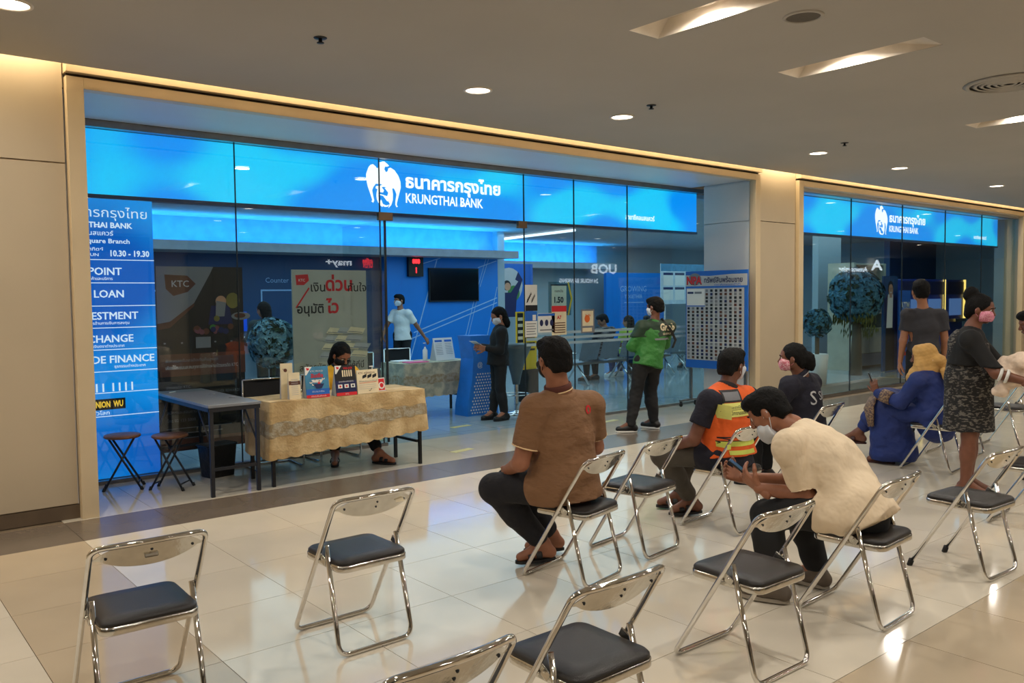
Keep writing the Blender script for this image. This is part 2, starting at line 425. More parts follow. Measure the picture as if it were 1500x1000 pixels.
# ------------------------------------------------------------------ shop front walls, column and trims
wl = struct(MB().b2(-14, 1.50, 7.07, 7.4, 0, 3.74, wall_c), 'wall_left')
for (x0, x1) in ((-3.3, -.92), (-.915, 1.497)):
    MB().b2(x0, x1, 7.05, 7.07, .115, 2.685, wall_c, .002).build('panel', wl)
    MB().b2(x0, x1, 7.05, 7.07, 2.695, 3.74, wall_c, .002).build('panel', wl)
struct(MB().b2(-14, 1.51, 7.055, 7.069, 0, .108, base_c), 'baseboard_left')
def door_frame(n, xa, xb, right=True):
    b = MB(); z0, z1 = 3.245, 3.33
    b.b2(xa - .12, xa, 6.985, 7.09, 0.0, z1, trim_c, .003)
    b.b2(xb, xb + .11, 6.985, 7.09, 0.0, z1, trim_c, .003)
    b.b2(xa, xb, 6.985, 7.09, z0, z1, trim_c, .003)
    b.b2(xa - .115, xb + .1, 7.02, 7.09, z1, z1 + .03, dark_gap)
    b.b2(xa - .125, xb + .11, 6.955, 7.09, z1 + .025, 3.74, trim_c, .003)
    return struct(b, 'trim_%d' % n)
door_frame(1, 1.63, 10.22)
door_frame(2, 11.43, 19.92)
# soffit behind the first opening and the return wall at its left
struct(MB().b2(1.40, 10.24, 7.09, 8.14, 3.26, 3.74, white_side).b2(1.40, 10.24, 7.09, 7.10, 3.25, 3.26, dark_gap), 'trim_3')
struct(MB().b2(1.38, 1.60, 7.4, 8.22, 0, 3.26, white_side), 'wall_entrance_left')
cl = struct(MB().b2(10.245, 11.42, 7.10, 7.89, 0, 3.74, white_side), 'wall_column')
MB().b2(10.335, 11.305, 7.045, 7.1, .0, 2.685, wall_c, .002).build('front_panel', cl)
MB().b2(10.335, 11.305, 7.045, 7.1, 2.695, 3.74, wall_c, .002).build('front_panel', cl)
MB().b2(10.228, 10.245, 7.10, 7.89, .1, 2.685, white_side, .002).build('side_panel', cl)
MB().b2(10.228, 10.245, 7.10, 7.89, 2.695, 3.24, white_side, .002).build('side_panel', cl)
struct(MB().b2(20.03, 48, 7.07, 7.4, 0, 3.74, wall_c), 'wall_right')
struct(MB().b2(11.42, 19.93, 7.09, 7.5, 3.2, 3.74, white_side), 'trim_4')
# shell of the mall behind the camera
struct(MB().b2(-14, -13.8, -6.6, 7, 0, 3.74, wall_c), 'wall_mall_end_left'); struct(MB().b2(47.8, 48, -6.6, 7, 0, 3.74, wall_c), 'wall_mall_end_right')
struct(MB().b2(-14, 48, -6.8, -6.6, 0, 3.74, wall_c), 'wall_opposite')
# shell of the bank
struct(MB().b2(.5, 24, 8.30, 19, 3.14, 3.2, bank_ceil), 'ceiling_bank')
struct(MB().b2(.5, 12.02, 15.3, 15.5, 0, 3.2, navy_wall).b2(12.0, 12.2, 15.02, 17.9, 0, 3.2, bank_wall).b2(12.2, 24, 17.9, 18.1, 0, 3.2, bank_wall), 'wall_bank_back')
struct(MB().b2(.3, .5, 8.2, 15.4, 0, 3.2, bank_wall), 'wall_bank_left'); struct(MB().b2(24, 24.2, 7.4, 18, 0, 3.2, bank_wall), 'wall_bank_right')
struct(MB().b2(20.03, 24.1, 7.4, 7.6, 0, 3.2, bank_wall).b2(.5, 1.4, 8.2, 8.3, 0, 3.2, bank_wall), 'wall_bank_front')
# the lit cove over the back wall
lg = struct(MB().b2(2.0, 12.15, 14.45, 14.62, 2.51, 2.67, grey_ledge, .004).b2(2.0, 12.0, 14.6, 15.3, 2.51, 2.55, grey_ledge), 'trim_5')
MB().b2(2.1, 11.95, 14.66, 14.74, 2.56, 2.61, cove_blue).build('cove_strip', lg)
struct(MB().b2(2.0, 12.0, 15.2, 15.3, 2.55, 3.14, cove_wall), 'wall_cove')
area('cove_light', (7, 14.75, 2.64), (pi * .92, 0, 0), 9.8, .1, 100, (.03, .42, 1.0))
LZ = 2.60
lg = struct(MB().b2(12.25, 18.0, 17.1, 17.25, LZ - .17, LZ, grey_ledge, .004).b2(12.25, 18, 17.2, 17.88, LZ - .17, LZ - .13, grey_ledge), 'trim_6')
MB().b2(12.3, 17.9, 17.3, 17.38, LZ - .12, LZ - .07, cove_blue).build('cove_strip', lg)
struct(MB().b2(12.25, 18.0, 17.8, 17.88, LZ - .13, 3.14, cove_wall), 'wall_cove_right')
area('cove_light', (15, 17.4, LZ - .03), (pi * .92, 0, 0), 5.6, .1, 60, (.03, .42, 1.0))
# lamps in the bank ceiling
for k, (x, y) in enumerate(((3.3, 9.6), (6.4, 9.6), (9.5, 9.6), (3.3, 12.6), (6.4, 12.6), (9.5, 12.6), (12.6, 12.6), (12.6, 9.6), (15.7, 12.6), (15.7, 15.5), (18.5, 13), (14.2, 11.2), (17, 10.4))):
    t = empty('bank_downlight', (x, y, 3.14), 0, 'small white downlight in the bank ceiling', 'ceiling light', 'bank ceiling downlights')
    MB().lathe([(.11, -.001), (.1, -.008), (.085, -.008)], (0, 0, 0), ring_w, 16).build('rim', t)
    MB().lathe([(.086, -.003), (.0001, -.008)], (0, 0, 0), txt_w, 16).build('lens', t)
qa, qb = az(728, 351, 3.09), az(842, 337, 3.09)
t = MB().tube([tuple(qa), tuple(qb)], .03, glow('white_led', (230, 245, 255), 1.6), 6).build('light_strip')
tag(t, 'long white light strip on the bank ceiling beyond the doorway', 'light strip')

# ------------------------------------------------------------------ shop glass
def pane(x0, x1, z0, z1, Y, label, par=None, th=.012):
    o = MB().b2(x0, x1, Y - th / 2, Y + th / 2, z0, z1, glass).build('glass_pane', par)
    return o
w1 = struct(MB().b2(1.6, 4.92, 8.17, 8.23, 0, .035, steel).b2(6.99, 10.62, 8.17, 8.23, 0, .035, steel).b2(1.6, 10.62, 8.16, 8.24, 3.2, 3.26, steel), 'window_1')
edges = [1.60, 3.25, 4.885]
for a, b in zip(edges, edges[1:]): pane(a + .002, b - .002, .035, 3.2, 8.2, '', w1)
pane(4.885, 6.985, 2.6, 3.2, 8.2, '', w1)
for a, b in ((6.99, 7.86), (7.86, 8.90), (8.90, 10.62)): pane(a + .002, b - .002, .035, 3.2, 8.2, '', w1)
seal = mat('dark_seal', (20, 30, 38), .5)
for x in (3.25, 4.885, 6.985, 7.86, 8.90): MB().b2(x - .004, x + .004, 8.190, 8.21, .03, 3.2, seal).build('joint', w1)
for x in (4.93, 6.95):
    MB().b2(x - .07, x + .11 if x < 5 else x + .07, 8.175, 8.225, 2.52, 2.61, bronze, .004).build('patch_fitting', w1)
dl = struct(MB().b2(4.955, 4.967, 8.22, 9.20, .03, 2.52, glass), 'door_1')
MB().b2(4.950, 4.972, 8.215, 8.235, .03, 2.52, seal).build('door_edge', dl)
# frosted stripes on the glass right of the doorway
frost = mat('frosted_stripe', (150, 176, 190), .5)
for z in (1.02, 1.09, 1.16): MB().b2(7.0, 10.6, 8.186, 8.192, z, z + .035, frost).build('frosted_stripe', w1)
w2 = struct(MB().b2(11.43, 19.92, 7.12, 7.18, 0, .05, steel).b2(11.43, 19.92, 7.12, 7.18, 3.19, 3.25, steel), 'window_2')
e2 = [11.43, 13.1, 14.85, 16.55, 18.2, 19.92]
for a, b in zip(e2, e2[1:]): pane(a + .002, b - .002, .05, 3.19, 7.15, '', w2)
for x in e2[1:-1]: MB().b2(x - .004, x + .004, 7.14, 7.16, .05, 3.19, seal).build('joint', w2)
# ------------------------------------------------------------------ signs
def emblem(P, cx, cy, s, m, bg):
    """the white winged-bird roundel; s = height"""
    k = s / 800.0
    def q(pts): return [((x - 455) * k + cx, (510 - y) * k + cy) for x, y in pts]
    P.poly(q([(250, 168), (300, 200), (330, 235), (370, 200), (375, 150), (360, 120), (400, 122), (440, 104), (480, 102), (530, 135), (575, 170), (530, 190), (490, 190),
              (475, 240), (510, 285), (545, 260), (555, 215), (600, 198), (680, 235), (760, 330), (800, 430), (805, 530), (770, 640), (745, 720), (720, 800), (715, 850),
              (740, 862), (710, 882), (685, 840), (690, 760), (712, 660), (690, 600), (660, 555), (610, 560), (560, 545), (480, 520), (400, 500), (300, 500), (250, 560),
              (225, 620), (240, 700), (262, 790), (240, 830), (200, 808), (225, 790), (190, 690), (140, 560), (112, 440), (110, 350), (160, 230), (200, 185)]), m)
    n = 26; ring = []
    for i in range(n + 1):
        a = math.radians(-225 + 300 * i / n + 180); ring.append((470 + 165 * math.cos(a), 700 - 200 * math.sin(a)))
    for i in range(n, -1, -1):
        a = math.radians(-225 + 300 * i / n + 180); ring.append((462 + 118 * math.cos(a), 690 - 148 * math.sin(a)))
    P.poly(q(ring), m)
    P.poly(q([(560, 540), (625, 560), (640, 650), (635, 760), (600, 850), (540, 905), (560, 850), (600, 770), (520, 790), (440, 700), (380, 690), (330, 700), (310, 690), (350, 670), (440, 680), (520, 700), (545, 640), (500, 590), (470, 560)]), m)
    P.poly(q([(300, 540), (380, 530), (420, 560), (460, 600), (440, 640), (380, 640), (350, 600), (290, 580)]), m)
    P.poly(q([(395, 760), (380, 800), (400, 860), (470, 890), (530, 880), (560, 840), (500, 862), (430, 840), (410, 790)]), m)
def lit_sign(x0, x1, z0, z1, Y, em_x, s, sub_x, label, tail='สาขาซีคอนสแควร์'):
    t = empty('lit_sign', ((x0 + x1) / 2, Y, z0), 0, label, 'sign')
    o = ((x0 + x1) / 2, Y, z0)
    def B(b, n): b.v = [(v[0] - o[0], v[1] - o[1], v[2] - o[2]) for v in b.v]; return b.build(n, t)
    B(MB().b2(x0, x1, Y - .04, Y + .04, z0, z1, sign_blue), 'face')
    B(MB().b2(x0 - .01, x1 + .01, Y - .05, Y + .06, z0 - .035, z0, mat('sign_edge', (30, 60, 100), .4)).b2(x0 - .01, x1 + .01, Y - .05, Y + .06, z1, z1 + .02, MATS['sign_edge']), 'frame')
    P = Print(); zc = (z0 + z1) / 2
    emblem(P, em_x, zc + .015, .86 * s, txt_w, sign_blue)
    tx = em_x + .48 * s
    P.text('ธนาคารกรุงไทย', tx, zc + .02 * s, .245 * s, txt_w, 'l', .035, width=2.32 * s)
    P.text('KRUNGTHAI BANK', tx, zc - .27 * s, .185 * s, txt_w, 'l', .022, width=1.86 * s)
    if tail: P.text(tail, sub_x, z0 + .12, .07, txt_w, 'l', .02, width=.62)
    P.mb.v = [(v[0] - o[0], v[1], v[2]) for v in P.mb.v]
    P.mb.v = [(v[0], v[1] - o[2], v[2]) for v in P.mb.v]
    P.build('lettering', t, (0, -.041, 0))
    return t
lit_sign(1.55, 10.55, 2.62, 3.20, 8.32, 4.99, .60, 8.95, 'long lit blue bank sign above the glass shop front with white emblem')
lit_sign(11.45, 19.6, 2.62, 3.19, 7.42, 14.55, .60, 18.4, 'shorter lit blue bank sign above the right shop window')

# lit pylon with the list of services, left
t = empty('services_board', (1.95, 8.36, 0), 0, 'tall lit blue board listing bank services behind the glass at left', 'sign')
MB().b2(-.60, .54, -.05, .05, .0, 2.59, sign_blue2).build('face', t)
MB().b2(-.60, .56, -.055, .06, -.0, .03, steel).build('plinth', t)
P = Print(); R = .50
P.text('ธนาคารกรุงไทย', .49, 2.42, .085, txt_dimw, 'r', .0, width=.80)
P.text('KRUNGTHAI BANK', .36, 2.325, .05, txt_dimw, 'r', .03, width=.62)
P.text('สาขาซีคอนสแควร์', .19, 2.255, .042, txt_dimw, 'r', .01, width=.45)
P.text('Seacon Square Branch', .33, 2.185, .042, txt_dimw, 'r', .02, width=.60)
P.text('จันทร์-อาทิตย์', .10, 2.115, .03, txt_dimw, 'r', .01, width=.28); P.text('MON - SUN', .06, 2.065, .028, txt_dimw, 'r', .01, width=.26)
P.text('10.30 - 19.30', .50, 2.068, .055, txt_dimw, 'r', .03, width=.34)
rows = [(1.895, 'POINT', .07, .25, 'แลกคะแนนสะสมสินค้าและบริการ'), (1.69, 'LOAN', .07, .26, None), (1.49, 'INVESTMENT', .07, .38, 'บริการด้านการเงินการลงทุน'),
        (1.28, 'EXCHANGE', .07, .33, 'แลกเปลี่ยนเงินตราต่างประเทศ'), (1.09, 'TRADE FINANCE', .07, .51, 'ธุรกรรมต่างประเทศ'), (.83, '02 111 1111', .08, .31, None)]
for z in (2.03, 1.82, 1.61, 1.41, 1.21, 1.01, .815, .60): P.rect(-.6, z, .54, z + .007, txt_dimw)
for z, s, h, r, sub in rows:
    for dx, dz in ((0, 0), (.0035, 0), (0, .002), (.0035, .002)): P.text(s, r - .002 + dx, z + dz, h, txt_dimw, 'r', .0)
    if sub: P.text(sub, r - .08, z - .045, .026, txt_dimw, 'r', .01)
P.rect(-.30, .665, .24, .765, p_black); P.text('WESTERN UNION  WU', .22, .69, .055, lit_yellow, 'r', .04, width=.50)
P.text('โอนเงินด่วนทั่วโลก', .10, .622, .034, txt_dimw, 'r', .01, width=.42)
P.build('lettering', t, (0, -.051, 0))

def board(name, label, cat, c, w, h, m, th=.02, u=(1, 0, 0), v=(0, 0, 1), pname='panel', group=None):
    """c = centre of the lower edge; returns thing, function that starts a Print whose 0,0 is the lower left corner"""
    t = empty(name, c, 0, label, cat, group); u = Vector(u).normalized(); v = Vector(v).normalized(); n = u.cross(v)
    b = MB(); cs = []
    for k in (0, -th):
        for (a, d) in ((-w / 2, 0), (w / 2, 0), (w / 2, h), (-w / 2, h)): cs.append(u * a + v * d + n * k)
    b.add(cs, [(0, 1, 2, 3), (7, 6, 5, 4), (0, 4, 5, 1), (1, 5, 6, 2), (2, 6, 7, 3), (3, 7, 4, 0)], m); b.build(pname, t)
    def fin(P, nm='print'): return P.build(nm, t, u * (-w / 2), u, v)
    return t, fin

def face_figure(P, x, y, s, suit, hair=p_black):
    """small printed figure of a person"""
    P.poly([(x - .3 * s, y), (x + .3 * s, y), (x + .22 * s, y + .45 * s), (x - .22 * s, y + .45 * s)], suit)
    P.disc(x, y + .6 * s, .17 * s, hair); P.disc(x + .02 * s, y + .56 * s, .13 * s, p_skin)

# dark credit-card poster
X0p, X1p = 2.56, 3.42; w = X1p - X0p; h = 1.82
t, fin = board('credit_card_poster', 'tall dark poster of a dining couple and payment cards behind the left glass', 'poster', ((X0p + X1p) / 2, 8.5, .17), w, h, mat('poster_dark', (28, 24, 24), .45, var=.1))
P = Print()
P.poly([(0, h), (0, h - .56), (.12, h - .54), (.36, h - .36), (.52, h - .08), (.56, h)], p_grey)
P.poly([(0, h - .56), (.12, h - .54), (.36, h - .36), (.36, h - .39), (.12, h - .60), (0, h - .62)], p_brown)
P.poly([(.08, h - .08), (.30, h - .09), (.38, h - .17), (.30, h - .25), (.16, h - .29), (.09, h - .22)], p_brown); P.text('KTC', .23, h - .20, .065, p_lgrey, 'c', .01)
face_figure(P, .62, h - .58, .42, p_navy); P.poly([(.57, h - .5), (.66, h - .5), (.68, h - .36), (.58, h - .34)], p_grey)
P.disc(.75, h - .34, .07, p_dimy, ry=.08); P.disc(.58, h - .52, .03, p_dimy); P.disc(.83, h - .5, .1, p_grey, ry=.04); P.disc(.82, h - .495, .06, p_brown, ry=.025)
for k in range(14): P.disc(.34 + random.random() * .4, h - .66 + random.random() * .09, .02 + .02 * random.random(), random.choice([p_brown, p_dimp, p_grey, p_green, p_navy]), 8)
for k in range(5): P.rect(.03 + k * .165, h - .81, .18 + k * .165, h - .70, p_grey if k == 2 else p_black); P.rect(.05 + k * .165, h - .76, .07 + k * .165, h - .745, p_grey)
P.rect(0, h - 1.08, w, h - .86, p_brown)
P.text('พิเศษแลกรับเครดิตเงินคืนสูงสุด', .06, h - .94, .03, p_grey); P.text('เพียงใช้คะแนนสะสมทุกการใช้จ่ายผ่านบัตรเครดิต KTC', .06, h - 1.01, .035, p_lgrey, width=.72)
P.text('บัตรเครดิต KTC', .06, h - 1.2, .026, p_grey); P.text('รับคะแนนสูงสุดเมื่อใช้บัตร KTC FOREVER REWARDS', .06, h - 1.27, .03, p_grey, width=.74)
P.text('สมัครและสอบถามรายละเอียด', .06, h - 1.45, .03, p_grey); P.text('โทร 02 123 5000', .06, h - 1.53, .03, p_grey)
for k in range(3): P.rect(.05, h - 1.6 - .05 * k, .7 - .1 * k, h - 1.592 - .05 * k, p_grey)
P.rect(0, 0, w, .12, p_brown)
fin(P)

# white cash-loan roll-up banner
t, fin = board('rollup_banner', 'white roll-up banner with red and black lettering and stacks of banknotes', 'banner', (4.50, 8.66, .06), .92, 1.92, mat('banner_white', (176, 176, 166), .5, var=.03))
P = Print(); h = 1.92
P.poly([(.04, h - .06), (.19, h - .05), (.2, h - .12), (.14, h - .17), (.05, h - .17)], p_red); P.text('KTC', .115, h - .13, .03, p_white, 'c')
P.line(.04, h - .42, .2, h - .2, .018, p_red)
P.text('เงิน', .22, h - .24, .10, p_black, bold=.01); P.text('ด่วน', .40, h - .23, .15, p_red, bold=.03); P.text('ทันใจ', .68, h - .24, .09, p_black, bold=.01)
P.text('อนุมัติ', .05, h - .48, .10, p_black, bold=.02); P.text('ไว', .40, h - .48, .14, p_red, bold=.03)
for k in range(4):
    for j in range(4 - k // 2):
        x = .30 + .13 * j + .03 * k; y = h - .98 + .09 * k
        P.poly([(x, y), (x + .2, y - .02), (x + .24, y + .04), (x + .05, y + .065)], p_cream if (j + k) % 2 else p_lgrey); P.line(x + .02, y + .012, x + .2, y - .005, .008, p_grey)
P.text('สมัครบัตรสินเชื่อได้ที่นี่', .06, h - 1.12, .075, p_black, width=.8); P.rect(.08, h - 1.42, .46, h - 1.18, p_green)
for k in range(5): P.rect(.1 + .07 * k, h - 1.4, .145 + .07 * k, h - 1.2, p_lgrey)
P.text('อนุมัติไว', .58, h - 1.34, .08, p_red)
fin(P)
MB().b2(-.47, .47, -.05, .1, -.06, 0, steel, .01).build('base', t)

# logo lettering of the shops across the mall, facing the bank: seen mirrored in its glass
def shop_sign(txt, x, z, hgt, m, wid, label):
    P = Print(); P.text(txt, 0, 0, hgt, m, 'c', .03, width=wid)
    P.mb.v = [(v[0], v[1], v[2] * 40) for v in P.mb.v]
    o = P.build('shop_lettering', None, (x, -6.38, z), (-1, 0, 0), (0, 0, 1), .01)
    return tag(o, label, 'sign')
refl_w = glow('bright_white_lettering', (235, 245, 255), 4.5); refl_r = glow('bright_red_lettering', (255, 60, 50), 6); refl_b = glow('bright_blue_lettering', (60, 110, 255), 8)
YM = 22.8
def mx(px, py, Y=YM): q = at(px, py, Y); return q.x, q.z
for txt, pa, pb, m, lb in (('UOB', (864, 400), (902, 402), refl_w, 'lit white three letter bank sign across the mall mirrored in the glass'), ('24 HOUR BANKING', (818, 414), (875, 416), refl_w, 'lit white round the clock banking sign across the mall'),
                    ('may+', (476, 388), (514, 391), refl_w, 'lit white lettering ending in a plus sign across the mall'), ('coffee', (530, 385), (545, 386), refl_r, 'small lit red cafe lettering across the mall'), ('OPEN', (531, 392), (545, 393), refl_r, 'small lit red open sign under the cafe lettering')):
    xa, za = mx(*pa); xb, zb = mx(*pb)
    shop_sign(txt, (xa + xb) / 2, za, .36 if txt == 'UOB' else (.16 if len(txt) > 5 else .2), m, abs(xb - xa), lb)
for txt, pa, pb, hh, lb in (('A', (1275, 392), (1292, 392), .5, 'lit white triangular letter sign across the mall'), ('Amwongsing', (1228, 394), (1270, 392), .25, 'lit white jeweller lettering across the mall')):
    xa, za = mx(*pa, 20.68); xb, zb = mx(*pb, 20.68); shop_sign(txt, (xa + xb) / 2, za - .1, hh, refl_w, abs(xb - xa), lb)
# shop fronts across the mall
sf = mat('shop_front_dark', (70, 66, 60), .3)
for k, (x, wd, c, lb) in enumerate(((-8, 5, (120, 100, 80), 'brown closed shop front across the mall'), (-2, 4.5, (90, 110, 120), 'blue grey shop front across the mall'), (4, 5.5, (150, 128, 96), 'tan shop front across the mall'),
       (10.5, 5.5, (70, 60, 52), 'dark shop front across the mall'), (17, 5.5, (120, 124, 128), 'grey shop front across the mall'), (24, 6, (60, 80, 120), 'blue shop front across the mall'))):
    t = empty('closed_shop', (x, -6.53, 0), 0, lb, 'shop front')
    MB().b2(-wd / 2, wd / 2, -.05, .02, 0, 2.9, mat('shopfront%d' % k, c, .5)).build('shutter', t)
    for j in range(5): MB().b2(-wd / 2 + wd * j / 4 - .03, -wd / 2 + wd * j / 4 + .03, 0, .06, 0, 2.9, sf).build('mullion', t)
    MB().b2(-wd / 2, wd / 2, 0, .1, 2.9, 3.3, sf).build('fascia', t)
# ------------------------------------------------------------------ folding chairs
def rrect(hw, y0, y1, r, n=5, taper=0.0):
    pts = []
    for (cx, cy, a0) in ((hw - r, y1 - r, 0), (-hw + r, y1 - r, 90), (-hw + r, y0 + r, 180), (hw - r, y0 + r, 270)):
        for k in range(n + 1):
            a = math.radians(a0 + 90 * k / n); x = cx + r * math.cos(a); y = cy + r * math.sin(a)
            pts.append((x * (1 - taper * (y1 - y) / (y1 - y0) * -1 if taper else 1), y))
    return pts
def slab(mb, outline, zs, m, ins=None):
    """stack of outlines: zs = list of (z, inset scale)"""
    n = len(outline); cy = sum(p[1] for p in outline) / n; vs = []
    for z, s in zs: vs += [(p[0] * s, cy + (p[1] - cy) * s, z) for p in outline]
    fs = [[i for i in range(n)][::-1], [(len(zs) - 1) * n + i for i in range(n)]]
    mb.add(vs, fs, m, False)
    fs = [(k * n + i, k * n + (i + 1) % n, (k + 1) * n + (i + 1) % n, (k + 1) * n + i) for k in range(len(zs) - 1) for i in range(n)]
    mb.add(vs, fs, m, True); return mb
TOPZ = .735
def chair_mesh_parts(root, bar=True, sticker=None):
    hw = .212; top = []
    yb_, yt = .435, -.015
    a = [(-hw, yb_, .012), (-hw, yt, TOPZ)]; b = [(hw, yt, TOPZ), (hw, yb_, .012)]
    mid = [(hw * x, yt - .028 * (1 - x * x), TOPZ + .006 * (1 - x * x)) for x in (-.6, -.3, 0, .3, .6)]
    if bar:
        path = fillet([(0, yb_, .012)] + a + mid + b, [0, .05, .085, 0, 0, 0, 0, 0, .085, .05], 6, True)
        MB().tube(path, .0115, chrome, 10, True).build('back_frame', root)
    else:
        path = fillet(a + mid + b, [0, .085, 0, 0, 0, 0, 0, .085, 0], 6)
        MB().tube(path, .0115, chrome, 10).build('back_frame', root)
        for sx in (-1, 1): MB().tube([(sx * hw, yb_ - .012, .04), (sx * hw, yb_ + .002, .0)], .016, rubber, 10).build('rubber_foot', root)
    hr = .188
    path = fillet([(-hr, .125, .50), (-hr - .008, 0, .012), (hr + .008, 0, .012), (hr, .125, .50)], [0, .055, .055, 0], 6)
    MB().tube(path, .0115, chrome, 10).build('leg_frame', root)
    for sx in (-1, 1):
        MB().box((sx * .2, .15, .437), (.006, .07, .034), chrome_plate, Matrix.Rotation(.5, 3, 'X'), .002).ball((sx * .206, .135, .44), .006, chrome, 8).ball((sx * .206, .165, .425), .006, chrome, 8).build('hinge', root)
    o = rrect(.186, -.005, .372, .05, 5)
    slab(MB(), o, [(.392, .985), (.396, 1), (.420, 1), (.423, .985)], chrome_plate).build('seat_pan', root)
    slab(MB(), o, [(.420, .955), (.427, .985), (.436, .98), (.446, .93), (.449, .6)], vinyl).build('seat', root)
    # back plate, a lens under the top rail
    vs = []; n = 18
    for i in range(n + 1):
        x = -1 + 2 * i / n; X = x * (hw - .008)
        zt = TOPZ - .004 - .075 * max(0, abs(x) - .62) ** 1.5 * 2.5
        zb = TOPZ - .018 - .082 * math.sqrt(max(0, 1 - x * x)) ** 1.1
        zb = min(zb, zt - .002)
        for z in (zt, zb):
            y = yt - .028 * (1 - x * x) + (TOPZ - z) * .60
            vs.append((X, y - .003, z)); vs.append((X, y + .001, z))
    fs = []
    for i in range(n):
        a = i * 4; c = a + 4
        fs += [(a, a + 2, c + 2, c), (a + 1, c + 1, c + 3, a + 3), (a, c, c + 1, a + 1), (a + 2, a + 3, c + 3, c + 2)]
    bp = MB().add(vs, fs, chrome_plate, False).build('back_plate', root)
    for x in (-.75, .75): 
        y = yt - .028 * (1 - x * x) + .045 * .6; MB().ball((x * hw, y - .004, TOPZ - .045), (.006, .003, .006), dark_metal, 8).build('bolt', bp)
    for z in (.03, .055): MB().ball((0, yt - .028 + z * .6 - .004, TOPZ - z), (.006, .003, .006), dark_metal, 8).build('bolt', bp)
    if sticker == 'handle':
        MB().box((0, yt - .028 + .046 * .6 - .003, TOPZ - .052), (.05, .004, .022), chrome_plate, Matrix.Rotation(-.54, 3, 'X'), .004).build('badge', bp)
    if sticker == 'paper':
        MB().box((.13, yt - .017 + .036 * .6 - .004, TOPZ - .045), (.045, .002, .018), p_cream, Matrix.Rotation(-.54, 3, 'X')).build('paper_label', bp)
    return root
GC = 'folding chairs set out in rows before the bank'
def chair(x, y, deg, label, src=None, bar=True, sticker=None):
    if src is None:
        t = empty('folding_chair', (x, y, 0), math.radians(deg), label, 'chair', GC); chair_mesh_parts(t, bar, sticker)
    else:
        t = copy_tree(src); t.location = (x, y, 0); t.rotation_euler = (0, 0, math.radians(deg)); t['label'] = label
    return t
cA = chair(.96, 3.37, -2, 'empty chrome folding chair at far left front with an embossed badge on its back plate', sticker='handle')
cB = chair(1.99, 3.44, 0, 'empty chrome folding chair with blue lit seat standing alone before the lace table', sticker='paper')
cE = chair(3.17, 2.02, -1, 'empty chrome folding chair just left of the man in the white shirt')
chair(1.98, 1.87, 0, 'empty chrome folding chair at the bottom centre with its whole black seat in view', cE)
chair(1.22, 1.74, 2, 'chrome folding chair cut by the bottom edge, only its back rail in view', cE)
chair(3.46, 3.38, 12, 'chrome folding chair under the man in the brown polo shirt', cE)
chair(4.12, 1.98, 3, 'chrome folding chair under the man in the white shirt', cE)
chair(4.12, 3.50, 8, 'empty chrome folding chair between the brown shirt man and the orange vest man', cE)
chair(4.98, 3.44, 6, 'chrome folding chair under the man in the orange vest', cE)
chair(6.42, 3.66, 6, 'chrome folding chair under the woman in the navy polo shirt', cE)
chair(8.05, 3.34, 6, 'chrome folding chair under the woman in the tan headscarf', cE)
chair(8.95, 3.52, 4, 'empty chrome folding chair partly hidden behind the headscarf woman', cE)
cL = chair(5.25, 1.92, -3, 'empty chrome folding chair at right with black rubber front feet', bar=False)
chair(6.62, 2.02, 2, 'chrome folding chair cut by the right edge beyond the rubber footed chair', cE)
chair(9.75, 3.35, 2, 'empty chrome folding chair behind the woman holding the baby', cE)

# ------------------------------------------------------------------ stools, bin, tables outside the glass
wood_top = mat('brown_stool_top', (118, 78, 52), .45, var=.15, scale=12)
def stool(x, y, rz, label):
    t = empty('folding_stool', (x, y, 0), rz, label, 'stool', 'round folding stools')
    MB().lathe([(.0001, .455), (.14, .455), (.152, .463), (.152, .475), (.145, .482), (.0001, .484)], (0, 0, 0), wood_top, 32).build('seat', t)
    for s in (-1, 1):
        q = MB()
        for sy in (-.085, .085):
            yy = sy * (1 if s > 0 else .72)
            q.tube([(-s * .10, yy * .9, .455), (s * .155, yy * 1.25, .0)], .0095, dark_metal, 8)
        q.tube([(s * .125, -.1 if s > 0 else -.075, .055), (s * .125, .1 if s > 0 else .075, .055)], .007, dark_metal, 8)
        o = q.build('leg_pair', t)
        for sy in (-1, 1): MB().tube([(s * .145, sy * .108 * (1 if s > 0 else .72), .03), (s * .157, sy * .107 * (1 if s > 0 else .72), 0)], .014, rubber, 8).build('foot_cap', o)
    return t
stool(2.05, 7.90, -.35, 'brown topped folding stool farther left, against the lit blue board')
stool(2.37, 7.62, -.75, 'brown topped folding stool beside the grey table')
t = empty('waste_bin', (2.88, 7.88, 0), .2, 'black plastic bin on the floor under the grey table', 'bin')
b = MB(); slab(b, rrect(.15, -.11, .11, .03), [(0, .82), (.005, .84), (.29, 1.0), (.30, 1.03), (.305, 1.03)], mat('black_bag', (14, 14, 16), .45, bump=.6, bscale=25)); b.build('body', t)
b = MB().tube([(p[0] * 1.04, p[1] * 1.04, .30) for p in rrect(.15, -.11, .11, .03)], .009, MATS['black_bag'], 6, True); b.build('rim', t)

